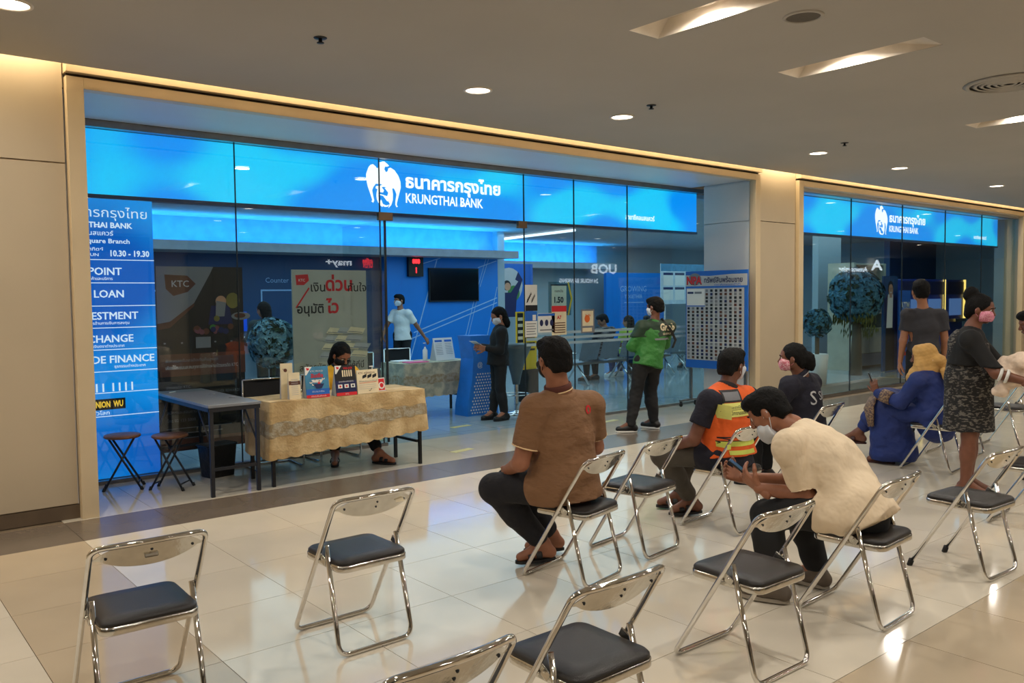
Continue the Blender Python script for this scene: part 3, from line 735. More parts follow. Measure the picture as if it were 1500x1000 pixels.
def leg_frame(t, x, y0, y1, h, m, w=.03, zbar=.22):
    for y in (y0, y1): MB().b2(x - w / 2, x + w / 2, y - w / 2, y + w / 2, 0, h, m, .003).build('leg', t)
    MB().b2(x - .012, x + .012, y0, y1, zbar, zbar + .025, m).build('leg_rail', t)
grey_top = mat('grey_laminate', (128, 132, 138), .3, var=.04)
t = empty('folding_table', (2.72, 7.72, .02), 0, 'narrow grey folding table standing before the dark poster', 'table')
MB().b2(-.23, .23, -.73, .73, .735, .76, grey_top, .004).build('tabletop', t)
MB().b2(-.222, .222, -.722, -.70, .70, .735, dark_metal).b2(-.222, .222, .70, .722, .70, .735, dark_metal).b2(-.222, -.20, -.72, .72, .70, .735, dark_metal).b2(.20, .222, -.72, .72, .70, .735, dark_metal).build('apron', t)
for y in (-.70, .70):
    for x in (-.20, .20): MB().b2(x - .016, x + .016, y - .016, y + .016, -.02, .72, dark_metal, .003).build('leg', t)
    MB().b2(-.20, .20, y - .01, y + .01, .20, .225, dark_metal).build('leg_rail', t)
for x in (-.20, .20): MB().tube([(x, -.68, .42), (x, -.40, .71)], .008, dark_metal, 6).tube([(x, .68, .42), (x, .40, .71)], .008, dark_metal, 6).build('brace', t)
for k, (x, y) in enumerate(((.10, .10), (.14, -.30))):
    o = MB().lathe([(.0001, 0), (.028, 0), (.03, .004), (.02, .008), (.0001, .009)], (2.72 + x, 7.72 + y, .7805), p_grey, 14).build('coaster')
    tag(o, ['small grey disc lying on the grey table nearer the lace table', 'small grey disc lying near the middle of the grey table'][k], 'coaster')
o = MB().tube([(2.56, 8.2, .787), (2.63, 8.25, .787)], .005, p_white, 6).build('marker_pen'); tag(o, 'short white pen lying on the near end of the grey table', 'pen')

lace = mat('cream_lace', (178, 150, 104), .8, var=.1, scale=4, rgb2=(206, 182, 138), lo=.42, hi=.58, bump=.8, bscale=45)
lace2 = mat('pale_lace', (186, 178, 152), .8, rgb2=(150, 150, 132), scale=9, lo=.42, hi=.58, bump=.8, bscale=45)
lace_hole = mat('lace_ground', (148, 130, 98), .85, rgb2=(168, 160, 140), scale=22, lo=.4, hi=.6, bump=1, bscale=60)
def lace_table(name, label, x0, x1, y0, y1, h, drop, m, seed, cloth_label, side=None, rz=0, org=None):
    ox, oy = (x0 + x1) / 2, (y0 + y1) / 2; hx, hy = (x1 - x0) / 2, (y1 - y0) / 2
    t = empty('folding_table', (ox, oy, 0), rz, label, 'table')
    MB().b2(-hx, hx, -hy, hy, h - .03, h - .004, dark_metal, .003).build('tabletop', t)
    for sx in (-1, 1):
        for sy in (-1, 1): MB().b2(sx * (hx - .03) - .015, sx * (hx - .03) + .015, sy * (hy - .05) - .015, sy * (hy - .05) + .015, 0, h - .03, black, .002).build('leg', t)
        MB().b2(sx * (hx - .06) - .01, sx * (hx - .06) + .01, -hy + .05, hy - .05, .22, .245, black).build('leg_rail', t)
    MB().b2(-hx + .06, hx - .06, -.012, .012, .30, .325, black).build('stretcher', t)
    rr = np.random.default_rng(seed); ph = rr.uniform(0, 6, 6)
    c = empty('lace_tablecloth', (ox, oy, 0), rz, cloth_label, 'tablecloth', None)
    MB().grid(lambda u, v: (-hx - .006 + (2 * hx + .012) * u, -hy - .006 + (2 * hy + .012) * v, h + .001 + .003 * math.sin(u * 17 + ph[0]) * math.sin(v * 9 + ph[1])), 30, 12, m).build('top_cloth', c)
    sl = drop.get('slope', 0)
    D = {k: (a_, d_) for k, a_, d_ in drop['sides']}
    P0 = [(-hx - .008, hy, 0), (-hx - .008, -hy - .008, 0), (hx + .008, -hy - .008, 0), (hx + .008, hy, 0)]
    path = fillet(P0, .03, 6); dense = []
    for a_, b_ in zip(path, path[1:]):
        n_ = max(1, int((b_ - a_).length * 60)); dense += [a_.lerp(b_, i_ / n_) for i_ in range(n_)]
    dense.append(path[-1]); LL = [0]
    for a_, b_ in zip(dense, dense[1:]): LL.append(LL[-1] + (b_ - a_).length)
    def sk(i_, v, off=0.0):
        p = dense[i_]; t_ = (dense[min(i_ + 1, len(dense) - 1)] - dense[max(i_ - 1, 0)]).normalized(); nx_, ny_ = t_.y, -t_.x; L = LL[i_]
        fx = min(1, max(0, (p.x + hx) / (2 * hx))); d = D['front'][0] + (D['front'][1] - D['front'][0]) * fx + .014 * abs(math.sin(L * 26))
        q = .010 * (math.sin(L * 19 + ph[2]) + .6 * math.sin(L * 37 + ph[3])) * v ** .8 + .022 * v + off
        return (p.x - nx_ * -q, p.y - ny_ * -q, h + .001 - d * v)
    K = len(dense) - 1
    o = MB().grid(lambda u, v: sk(round(u * K), v), K, 10, m).build('skirt', c)
    MB().grid(lambda u, v: sk(round(u * K), .36 + .25 * v + .02 * math.sin(LL[round(u * K)] * 26), .003), K, 4, lace_hole).build('lace_band', o)
    return t
lace_table('t', 'folding table under the tan lace cloth, black legs showing below it', 3.04, 4.64, 7.00, 7.56, .755, dict(sides=[('front', .50, .40), ('left', .50, .50), ('right', .36, .36)]), lace, 3, 'tan lace tablecloth hanging in front of the seated woman')
lace_table('t', 'folding table under the pale lace cloth, inside the doorway', 6.15, 7.33, 9.75, 10.35, .755, dict(sides=[('front', .46, .46), ('left', .40, .40), ('right', .40, .40)]), lace2, 5, 'pale cream lace tablecloth on the table inside the bank')

# ------------------------------------------------------------------ leaflet boards on the lace table
def standing(name, label, x, y, w, h, z, lean, rz, m, paint, cat='leaflet display', th=.012, back=None):
    v = Vector((-math.sin(rz) * math.sin(lean), math.cos(rz) * math.sin(lean), math.cos(lean))); u = Vector((math.cos(rz), math.sin(rz), 0))
    t, fin = board(name, label, cat, (x, y, z), w, h, m, th, u, v); P = Print(); paint(P, w, h); fin(P)
    if back:
        d = back; b = MB(); n = Vector((-math.sin(rz), math.cos(rz), 0))
        b.add([u * (-w / 2) + n * .012, u * (-w / 2) + v * h * .9 + n * .012, u * (-w / 2) + n * d], [(0, 1, 2)], p_lgrey)
        b.add([u * (w / 2) + n * .012, u * (w / 2) + v * h * .9 + n * .012, u * (w / 2) + n * d], [(0, 2, 1)], p_lgrey)
        b.build('side_flap', t)
    return t
ZT = .758
def pt_tag(P, w, h): P.poly([(0, h), (.07, h), (.012, h - .075), (0, h - .075)], p_white); P.poly([(.012, h - .01), (.04, h - .012), (.042, h - .028), (.02, h - .034)], p_red)
def pa(P, w, h):
    P.rect(.01, .01, w - .01, h - .11, p_cream); P.rect(.0, h - .11, w, h - .075, p_brown)
    for k in range(9): P.rect(.02, .04 + .017 * k, w - .02, .044 + .017 * k, p_lgrey)
standing('leaflet_holder', 'cream card leaflet holder at the left end of the lace table', 3.30, 7.06, .105, .24, ZT, .12, -.06, p_cream, pa, back=.06)
def pb(P, w, h): P.disc(w * .4, h * .8, .016, p_brown); P.text('KTC', .02, h - .06, .012, p_brown)
standing('leaflet_holder', 'tall cream leaflet holder behind the left end holder', 3.27, 7.16, .11, .32, ZT, .05, -.1, p_cream, pb, back=.05)
def pc(P, w, h):
    P.rect(0, 0, w, .028, p_red); P.rect(0, .028, w, .08, p_blue); pt_tag(P, w, h); P.text('KTC PROUD', w / 2, h - .05, .016, p_white, 'c')
    P.text('สินเชื่อ', w / 2, h - .10, .034, p_red, 'c', .03); P.poly([(.055, h - .12), (.17, h - .12), (.15, h - .15), (.07, h - .145)], p_white)
    for x, y in ((.05, .14), (.09, .16), (.13, .15), (.17, .17), (.07, .12)): P.disc(x, y, .014, p_white, ry=.008); P.disc(x, y + .004, .005, p_black)
    P.poly([(.07, .125), (.175, .125), (.15, .085), (.095, .085)], p_navy); P.poly([(.11, .125), (.125, .15), (.14, .125)], p_red)
    P.text('0% นาน 3 เดือน', w / 2, .05, .014, p_white, 'c'); P.text('สมัครวันนี้รับฟรีกระเป๋า', w / 2, .008, .012, p_white, 'c')
standing('leaflet_display', 'blue standing poster with a boat of people on the lace table', 3.51, 7.03, .225, .285, ZT, .14, -.05, p_teal, pc, back=.11)
def pd(P, w, h):
    P.rect(0, 0, w, .03, p_red); P.rect(0, .03, w, .06, p_navy); P.rect(.0, h - .14, w, h, p_black); pt_tag(P, w, h)
    for k in range(5): P.rect(.07 + .022 * k, h - .105, .083 + .022 * k, h - .045, p_cream)
    P.text('VISA JCB', .13, h - .035, .018, p_red, 'c', .03); P.text('รูดแลกรับเครดิตเงินคืน', w / 2, .125, .012, p_white, 'c')
    for k in range(3): P.rect(.018 + .065 * k, .07, .062 + .065 * k, .105, p_white); P.disc(.04 + .065 * k, .087, .01, p_red if k < 2 else p_black)
    P.text('KTC', w / 2, .008, .014, p_white, 'c')
standing('leaflet_display', 'dark blue standing poster with three white card boxes on the lace table', 3.785, 7.0, .21, .28, ZT, .14, .0, p_navy, pd, back=.11)
def pe(P, w, h):
    P.text('KTC สมัครง่ายๆ', .02, h - .04, .02, p_brown, bold=.01)
    for k in range(3): P.poly([(.06 + .055 * k, h - .085), (.105 + .055 * k, h - .07), (.11 + .055 * k, h - .04), (.063 + .055 * k, h - .055)], p_black)
    P.text('ใช้ซื้อสินค้าออนไลน์ได้ทุกที่', .02, h - .115, .013, p_grey, width=.2); P.line(.02, h - .125, w - .02, h - .12, .003, p_red)
    for k in range(3): P.rect(.02, .08 - .018 * k, w - .03, .083 - .018 * k, p_lgrey)
    P.line(.12, .03, .13, .02, .004, p_black); P.line(.13, .02, .155, .045, .004, p_black)
standing('leaflet_display', 'cream standing card with three black bank cards printed on it', 4.025, 7.02, .235, .225, ZT, .12, .05, p_cream, pe, back=.08)
def pf(P, w, h): P.rect(.008, .01, w - .008, h - .01, p_red); P.disc(w * .55, h * .42, .035, p_white); P.disc(w * .58, h * .44, .022, p_red)
standing('leaflet_holder', 'small red and white leaflet box at the right of the leaflets', 4.20, 7.08, .10, .13, ZT, .15, .1, p_white, pf, back=.05)
t = empty('sanitiser_bottle', (4.17, 7.20, ZT), 0, 'clear pump bottle behind the cream card on the lace table', 'bottle')
clear = glass_mat('clear_plastic', (.85, .9, .92)); MB().lathe([(.0001, .0), (.03, .0), (.032, .01), (.032, .14), (.012, .17), (.012, .185)], (0, 0, 0), clear, 16).build('body', t)
MB().lathe([(.013, .185), (.013, .205), (.004, .207), (.004, .235)], (0, 0, 0), p_white, 10).b2(-.03, .008, -.006, .006, .232, .242, p_white).build('pump', t)

# chairs behind the lace tables
mesh_black = mat('black_mesh_fabric', (20, 20, 23), .75, bump=.5, bscale=200)
def cantilever_chair(x, y, deg, label, src=None):
    if src: 
        t = copy_tree(src); t.location = (x, y, 0); t.rotation_euler = (0, 0, math.radians(deg)); t['label'] = label; return t
    t = empty('visitor_chair', (x, y, 0), math.radians(deg), label, 'chair', 'black backed visitor chairs with bent steel frames')
    for sx in (-1, 1):
        MB().tube(fillet([(sx * .23, -.20, .86), (sx * .23, -.20, .42), (sx * .23, .20, .42), (sx * .23, .20, .012), (sx * .23, -.2, .012)], .06, 5), .011, chrome, 8).build('frame_side', t)
        MB().tube(fillet([(sx * .23, -.19, .63), (sx * .26, .12, .64), (sx * .24, .18, .43)], .05, 4), .010, chrome, 8).build('armrest', t)
    MB().tube([(-.23, -.2, .012), (.23, -.2, .012)], .011, chrome, 8).build('frame_rail', t)
    MB().tube([(-.23, .2, .41), (.23, .2, .41)], .010, chrome, 8).build('frame_rail', t); MB().tube([(-.23, -.2, .86), (.23, -.2, .86)], .011, chrome, 8).build('frame_rail', t)
    slab(MB(), rrect(.22, -.2, .22, .05), [(.42, .97), (.425, 1), (.45, 1), (.46, .94)], mesh_black).build('seat', t)
    MB().grid(lambda u, v: (-.22 + .44 * u, -.205 - .03 * (1 - (2 * u - 1) ** 2), .52 + .34 * v), 10, 4, mesh_black).grid(lambda u, v: (.22 - .44 * u, -.19 - .03 * (1 - (2 * u - 1) ** 2), .52 + .34 * v), 10, 4, mesh_black).build('backrest', t)
    return t
vc = cantilever_chair(4.12, 7.98, 182, 'chrome framed chair the yellow shirted woman sits on behind the lace table')
cantilever_chair(3.45, 8.02 - .12, 176, 'empty black backed chair behind the left end of the lace table', vc)
cantilever_chair(6.05, 10.75, 165, 'black mesh backed chair at the left end of the pale lace table', vc)
cantilever_chair(7.05, 11.2, 178, 'black mesh backed chair behind the pale lace table', vc)

# things on the table inside
def pg(P, w, h):
    for k in range(2):
        x = .02 + k * (w / 2); P.rect(x, h - .06, x + .13, h - .03, p_blue)
        for j in range(7): P.rect(x, h - .09 - .025 * j, x + .12, h - .085 - .025 * j, p_grey)
standing('notice_board', 'white tilted notice board with blue headings on the pale lace table', 6.98, 9.95, .34, .33, ZT, .25, .05, p_white, pg, 'sign', back=.16)
t = empty('sanitiser_bottle', (6.72, 10.1, ZT), 0, 'white hand gel bottle standing left of the tilted notice board', 'bottle')
MB().lathe([(.0001, .0), (.033, .0), (.035, .01), (.035, .15), (.013, .18), (.013, .2)], (0, 0, 0), p_white, 16).build('body', t)
MB().lathe([(.014, .2), (.014, .22), (.004, .222), (.004, .25)], (0, 0, 0), p_blue, 10).b2(-.03, .008, -.006, .006, .247, .257, p_white).build('pump', t)
o = MB().b2(6.28, 6.60, 9.82, 10.02, ZT, ZT + .012, mat('pink_folder', (226, 92, 140), .5), .003).build('folder'); tag(o, 'pink folder lying on the pale lace tablecloth', 'folder')
o = MB().b2(6.25, 6.5, 10.06, 10.28, ZT, ZT + .018, p_white, .002).build('paper_stack'); tag(o, 'stack of white papers beside the pink folder', 'papers')

# ------------------------------------------------------------------ blue wall with the television
TX0, TX1, TY = 9.06, 11.98, 15.0
tv = struct(MB().b2(TX0, TX1, TY, 15.2, 0, 2.56, blue_wall), 'wall_television')
P = Print(); lw = mat('print_pale_line', (150, 190, 235), .5); lw2 = mat('print_mid_blue', (40, 120, 215), .5)
def ln(a, b, w, m):
    qa, qb = at(*a, TY), at(*b, TY); P.line(qa.x - TX0, qa.z, qb.x - TX0, qb.z, w, m)
for a, b, w, m in (((565, 412), (600, 392), .02, lw), ((600, 392), (645, 378), .018, lw), ((566, 438), (630, 415), .02, lw), ((596, 545), (640, 380), .025, lw), ((602, 548), (648, 378), .012, lw2), ((606, 487), (728, 436), .022, lw),
                 ((600, 497), (728, 443), .022, lw), ((700, 420), (712, 378), .014, lw), ((703, 420), (716, 378), .014, lw), ((680, 500), (694, 441), .016, lw), ((684, 500), (698, 441), .012, lw), ((712, 500), (728, 420), .018, lw), ((700, 392), (727, 382), .02, lw), ((580, 440), (600, 378), .012, lw2), ((566, 450), (640, 400), .014, lw2)):
    if min(at(*a, TY).x, at(*b, TY).x) >= TX0 and max(at(*a, TY).x, at(*b, TY).x) <= TX1 + .02: ln(a, b, w, m)
P.build('wall_print', tv, (TX0, TY, 0))
a, b = at(630, 392, 14.9), at(703, 441, 14.9)
t = empty('television', ((a.x + b.x) / 2, 14.96, b.z), 0, 'black switched-off television on the blue wall', 'television')
hw, hh = (b.x - a.x) / 2, a.z - b.z
MB().b2(-hw, hw, -.03, .03, 0, hh, black, .006).build('casing', t); MB().b2(-hw + .02, hw - .02, -.033, -.029, .03, hh - .02, mat('screen', (8, 10, 14), .12)).build('screen', t)
a, b = at(599, 374, 14.9), at(621, 405, 14.9)
t = empty('queue_display', ((a.x + b.x) / 2, 14.95, b.z), 0, 'black queue number display with red digits left of the television', 'display')
hw, hh = (b.x - a.x) / 2, a.z - b.z; MB().b2(-hw, hw, -.04, .04, 0, hh, black, .006).build('casing', t)
P = Print(); rd = glow('red_led', (255, 36, 40), 3.0); P.text('888', 0, hh - .16, .09, rd, 'c', .05); P.text('ช่อง', 0, hh - .27, .03, p_grey, 'c'); P.text('1', 0, .08, .11, rd, 'c', .04); P.text('คิว', 0, hh - .05, .03, p_grey, 'c'); P.build('digits', t, (0, -.041, 0))

# ------------------------------------------------------------------ counter and its back wall, left
t = empty('service_counter', (6.2, 12.9, 0), 0, 'long pale service counter in front of the navy wall', 'counter')
MB().b2(-1.9, .70, -.3, .3, 1.02, 1.07, p_white, .004).build('worktop', t)
for k in range(2): MB().b2(-1.88 + k * 1.29, -.61 + k * 1.29, -.28, -.24, .05, 1.02, mat('counter_panel', (150, 168, 182), .4), .003).build('front_panel', t)
P = Print()
def outline(x0, x1, z0, z1, w=.05):
    P.rect(x0, z1 - w, x1, z1, lw); P.rect(x0, z0, x0 + w, z1, lw); P.rect(x1 - w, z0, x1, z1, lw)
for x0, x1 in ((3.6, 6.05), (6.5, 8.4)): outline(x0, x1, .6, 1.85, .03)
P.text('Counter Service', 6.6, 1.98, .10, lw)
wb = P.build('wall_outline_print', None, (0, 15.295, 0)); wb['kind'] = 'structure'; wb.name = 'trim_7'
t = empty('monitor', (5.0, 12.85, 1.07), 0, 'blue backed monitor on the service counter left of the clerk', 'monitor')
MB().b2(-.22, .22, -.02, .02, .10, .40, glow('monitor_blue', (20, 80, 220), .6), .005).build('screen', t); MB().b2(-.03, .03, -.02, .02, .0, .12, black).b2(-.1, .1, -.08, .08, 0, .012, black).build('stand', t)

# ------------------------------------------------------------------ flowers
petal = mat('hydrangea_blue', (92, 150, 178), .7, rgb2=(150, 196, 205), scale=18, lo=.3, hi=.7)
leafm = mat('dark_leaf', (34, 62, 44), .6, var=.3, scale=12)
def flower_ball(t, c, r, n, m, leaf, seed, size=.05, part='blossoms'):
    rr = np.random.default_rng(seed); heads = MB(); lv = MB()
    for k in range(n):
        d = rr.normal(size=3); d /= np.linalg.norm(d); 
        p = Vector(c) + Vector(d * np.array(r)) * (.72 + .36 * rr.random()); q = size * (.7 + .6 * rr.random())
        heads_part = heads if rr.random() < .8 else lv
        for j in range(5):
            a = 2 * pi * j / 5 + rr.random(); u = Vector((math.cos(a), math.sin(a), rr.normal() * .4)); w = Vector(d).cross(u)
            mm = m if heads_part is heads else leaf
            e = Vector(d) * q * .35
            if w.length < .01: continue
            w.normalize(); u2 = w.cross(Vector(d)).normalized()
            A = u2 * math.cos(a) + w * math.sin(a); B = u2 * math.cos(a + .6) + w * math.sin(a + .6); C = u2 * math.cos(a - .6) + w * math.sin(a - .6)
            heads_part.add([p + e * .2, p + B * q * .6 + e, p + A * q * 1.1 + e * .5, p + C * q * .6 + e], [(0, 1, 2, 3)], mm)
    o = heads.build(part, t); o['kind'] = 'stuff'; o = lv.build('leaves', t); o['kind'] = 'stuff'
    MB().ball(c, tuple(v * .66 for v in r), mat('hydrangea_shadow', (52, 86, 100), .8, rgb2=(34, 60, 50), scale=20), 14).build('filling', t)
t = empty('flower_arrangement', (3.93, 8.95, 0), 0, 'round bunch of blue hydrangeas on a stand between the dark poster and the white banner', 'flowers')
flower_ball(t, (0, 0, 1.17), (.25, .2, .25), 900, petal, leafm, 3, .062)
MB().tube([(0, 0, .0), (0, 0, 1.0)], .02, leafm, 8).lathe([(.0001, 0), (.16, 0), (.16, .02), (.02, .03)], (0, 0, 0), p_white, 20).build('stand', t)

# ------------------------------------------------------------------ papers on the glass right of the doorway
def paper(label, pa, pb, paint, bg=p_white, Y=8.185):
    a, b = at(*pa, Y), at(*pb, Y); w, h = b.x - a.x, a.z - b.z
    t, fin = board('paper_notice', label, 'notice', ((a.x + b.x) / 2, Y, b.z), w, h, bg, .002, group='notices on the glass'); P = Print(); paint(P, w, h); fin(P); return t
def n1(P, w, h):
    for k in range(9): P.poly([(random.random() * w * .7 + .02, random.random() * h * .8) for _ in range(1)] and [(w * (.1 + .08 * k), h * (.3 + .07 * (k % 5))), (w * (.25 + .07 * k), h * (.35 + .07 * (k % 5))), (w * (.2 + .07 * k), h * (.5 + .06 * (k % 5)))], p_black)
    P.rect(0, 0, w, h * .22, p_black)
paper('black and white picture notice, topmost on the glass', (769, 417), (787, 455), n1)
def n2(P, w, h): P.rect(.0, h * .62, w, h, p_blue); P.rect(w * .62, h * .64, w * .9, h * .86, p_white); [P.rect(w * .1, h * (.1 + .1 * k), w * (.9 - .1 * (k % 2)), h * (.13 + .1 * k), p_grey) for k in range(5)]
paper('white notice with a blue top third under the black and white picture', (769, 456), (787, 493), n2)
def n3(P, w, h):
    P.rect(0, h * .86, w, h * .98, p_blue)
    for k in range(3): P.disc(w * (.2 + .3 * k), h * .5, w * .1, p_navy, ry=h * .17)
    P.rect(w * .1, h * .1, w * .9, h * .16, p_grey)
paper('white landscape notice with three dark round pictures', (788, 459), (813, 486), n3)
def n4(P, w, h): P.rect(0, h * .8, w, h, p_red); P.text('A7', w / 2, h * .55, h * .12, p_red, 'c', .04); [P.rect(w * .1, h * (.08 + .08 * k), w * .9, h * (.11 + .08 * k), p_brown) for k in range(5)]
paper('cream and red printed notice in the middle of the glass', (808, 448), (830, 490), n4, p_cream)
def n6(P, w, h): P.rect(w * .1, h * .3, w * .9, h * .93, p_cream); P.disc(w * .45, h * .6, w * .2, p_orange); P.rect(w * .1, h * .06, w * .8, h * .22, p_cream); P.text('สินเชื่อ', w * .5, h * .7, h * .09, p_orange, 'c', .02)
paper('grey notice with an orange picture at the right of the papers', (851, 453), (871, 487), n6, p_grey)
# yellow-black price stand and the 1.50 sign behind the glass
t, fin = board('rate_sign', 'framed cream sign reading 1.50 with a yellow arrow edge, inside the glass', 'sign', (8.90, 9.6, 1.36), .46, .52, mat('teal_frame', (70, 110, 120), .4)); P = Print()
P.rect(.05, .06, .36, .46, p_cream); P.rect(.03, .04, .38, .06, p_black); P.rect(.03, .46, .38, .48, p_black); P.text('1.50', .20, .20, .09, p_black, 'c', .04); P.text('ดอกเบี้ย', .20, .36, .04, p_brown, 'c'); P.text('ต่อปี', .2, .09, .035, p_brown, 'c')
P.poly([(.38, .52), (.41, .52), (.49, .26), (.41, 0), (.38, 0), (.45, .26)], p_yellow); fin(P)
MB().tube([(0, .01, -1.36), (0, .01, 0)], .012, steel, 8).lathe([(.0001, -1.36), (.15, -1.36), (.15, -1.345), (.02, -1.34)], (0, 0, 0), steel, 20).build('stand', t)
t, fin = board('rate_board', 'yellow and black standing board behind the notices', 'sign', (8.72, 10.2, .5), .42, .92, p_yellow); P = Print(); P.rect(.02, .02, .14, .9, p_black)
for k in range(8): P.rect(.03, .08 + .1 * k, .13, .13 + .1 * k, p_cream)
for k in range(5): P.rect(.2, .3 + .1 * k, .38, .33 + .1 * k, p_black)
fin(P); MB().b2(-.2, .2, -.05, .05, -.5, 0, black).build('base', t)
# poster of a man with raised arms beyond the blue wall
t, fin = board('hanging_poster', 'blue poster of a person raising both arms right of the blue wall', 'poster', (at(745, 450, 16.6).x + .15, 16.6, 1.15), 1.35, 1.35, p_blue); P = Print(); P.disc(.55, .8, .45, p_lgrey); P.disc(.7, .6, .2, p_green)
P.poly([(.35, .0), (.75, .0), (.8, .5), (1.0, .95), (.85, 1.15), (.75, .95), (.85, .9), (.6, .62), (.35, .62), (.25, .9), (.35, 1.1), (.25, 1.15), (.12, .9), (.25, .45)], p_navy); P.disc(.48, .8, .13, p_black); P.disc(.5, .77, .1, p_skin); fin(P)
MB().tube([(-.5, .03, -1.15), (-.5, .03, 0)], .02, steel, 8).tube([(.5, .03, -1.15), (.5, .03, 0)], .02, steel, 8).build('stand', t)
# far blue growing-together wall
a, b = at(888, 401, 17.0), at(969, 400, 17.0)
fb = struct(MB().b2(a.x, b.x + .2, 17.0, 17.1, 0, 2.33, blue_wall), 'wall_partition_blue')
P = Print(); P.text('GROWING', 1.15, 1.78, .17, lw, 'c', .0); P.text('TOGETHER', 1.15, 1.58, .11, lw, 'c', .01); P.rect(.75, 1.45, 1.6, 1.47, lw)
for k in range(26): P.disc(.1 + random.random() * 2.1, .7 + random.random() * 1.5, .02, lw2, 8)
P.build('wall_print', fb, (a.x, 17.0, 0))
# blue hanging panel with white screens (right)
a, b = at(968, 386, 12.5), at(1036, 444, 12.5)
t, fin = board('information_board', 'white wall board with blue headed tables seen right of the green jacket man', 'notice board', ((a.x + b.x) / 2, 12.5, b.z), b.x - a.x, a.z - b.z, mat('board_pale', (190, 206, 218), .5)); P = Print(); w, h = b.x - a.x, a.z - b.z
P.rect(0, h * .82, w, h, p_teal)
for j in range(2):
    for k in range(4): P.rect(w * (.05 + .24 * k), h * (.1 + .36 * j), w * (.25 + .24 * k), h * (.36 + .36 * j), p_white); P.rect(w * (.05 + .24 * k), h * (.36 + .36 * j), w * (.25 + .24 * k), h * (.42 + .36 * j), p_navy)
fin(P); MB().tube([(-w * .4, .03, -b.z), (-w * .4, .03, 0)], .02, steel, 8).tube([(w * .4, .03, -b.z), (w * .4, .03, 0)], .02, steel, 8).build('stand', t)

# ------------------------------------------------------------------ blue dotted pedestal and bucket stool inside
t = empty('ticket_kiosk', (7.22, 9.55, 0), 0, 'curved bright blue kiosk with a white dotted base behind the woman in black', 'kiosk')
kb = mat('kiosk_blue', (28, 116, 205), .35)
prof = [(-.28, .27, 0), (-.27, .26, .15), (-.19, .25, .5), (-.16, .22, .8), (-.2, .2, 1.05), (-.22, .14, 1.12)]
b = MB(); K = len(prof); vs = []
for (xa, xb, z) in prof: vs += [(xa, -.15, z), (xb, -.15, z), (xb, .15, z), (xa, .15, z)]
fs = [(0, 3, 2, 1), tuple((K - 1) * 4 + k for k in range(4))]
for i in range(K - 1):
    for k in range(4): fs.append((i * 4 + k, i * 4 + (k + 1) % 4, i * 4 + 4 + (k + 1) % 4, i * 4 + 4 + k))
b.add(vs, fs, kb).build('body', t)
P = Print()
for j in range(14):
    for k in range(12):
        z = .03 + j * .042; x = -.25 + k * .044 + (.022 if j % 2 else 0); xa = -.27 + z * .16
        if x > xa + .02 and x < .22: P.rect(x, z, x + .022, z + .02, p_white)
P.build('dot_pattern', t, (0, -.151, 0))['kind'] = 'stuff'; P = Print(); P.text('@', -.05, .68, .07, p_white, 'c'); P.build('print', t, (0, -.151, 0))
t = empty('bar_stool', (7.62, 9.15, 0), 0, 'grey bucket bar stool on a chrome disc base behind the glass', 'stool'); bk = mat('grey_bucket', (84, 98, 104), .4)
MB().lathe([(.0001, .42), (.05, .42), (.075, .55), (.13, .75), (.21, .92), (.235, .99), (.22, .985), (.19, .9), (.05, .86), (.0001, .86)], (0, 0, 0), bk, 28).build('seat', t)
MB().lathe([(.03, .03), (.03, .43)], (0, 0, 0), chrome, 14).lathe([(.0001, 0), (.21, 0), (.21, .012), (.05, .035), (.03, .05)], (0, 0, 0), chrome, 32).build('base', t)
o = MB().tube([(.20 * math.cos(a * pi / 12), .20 * math.sin(a * pi / 12), .28) for a in range(24)], .008, chrome, 6, True).build('foot_ring', t)

# ------------------------------------------------------------------ asset board on castors against the column
yA, yB = 6.98, 8.06
t = empty('property_board', (10.03, (yA + yB) / 2, 0), 0, 'large wheeled notice board with blue borders and rows of small house photos', 'notice board')
w = yB - yA; h = 1.42; z0 = .58
MB().b2(-.012, .012, -w / 2, w / 2, z0, z0 + h, p_blue, .002).build('panel', t)
P = Print()
P.rect(.0, h - .07, w, h, p_blue); P.rect(0, h - .22, w, h - .055, p_lgrey); P.poly([(0, h - .055), (w * .4, h - .075), (w * .75, h - .055), (w, h - .045), (w, h), (0, h)], p_blue)
P.rect(.0, h - .25, w, h - .22, p_blue); P.disc(.17, h - .12, .12, p_grey, ry=.09)
P.text('NPA', .02, h - .19, .115, p_black, 'l', .05, width=.28); P.text('NPA', .028, h - .185, .11, p_red, 'l', .035, width=.27)
P.text('ทรัพย์สินพร้อมขาย', .34, h - .17, .075, p_navy, 'l', .02, width=.66); P.text('ราคาพิเศษดอกเบี้ยต่ำ', .52, h - .215, .028, p_blue, 'l', .01, width=.45)
P.rect(.02, .12, w - .05, h - .25, p_lgrey)
gx = (w - .09) / 12; rows = 20; gz = (h - .25 - .14) / rows; PH = Print(); PH.z = .003
for i in range(12):
    for j in range(rows):
        x = .03 + i * gx; z = .13 + j * gz
        if j >= 15 and i < 4: continue
        PH.z = .003; PH.rect(x + gx * .10, z + gz * .12, x + gx * .62, z + gz * .82, random.choice([p_black, p_black, p_navy, p_grey, p_brown])); 
for i in range(1, 6): P.rect(.03 + 2 * i * gx - .004, .12, .03 + 2 * i * gx, h - .25, p_white)
for j in range(1, 4): P.rect(.02, .13 + 5 * j * gz - .004, w - .05, .13 + 5 * j * gz, p_white)
P.rect(.03, .13 + 15 * gz, .03 + 4 * gx - .01, h - .26, p_white); P.rect(.04, h - .33, .15, h - .3, p_navy); P.rect(.17, h - .33, .3, h - .3, p_grey); P.rect(.03, .13 + 15 * gz, .03 + 4 * gx, .14 + 15 * gz + .006, p_blue)
P.rect(w - .16, .02, w - .03, .1, p_lgrey)
P.build('print', t, (-.013, w / 2, z0), (0, -1, 0), (0, 0, 1))
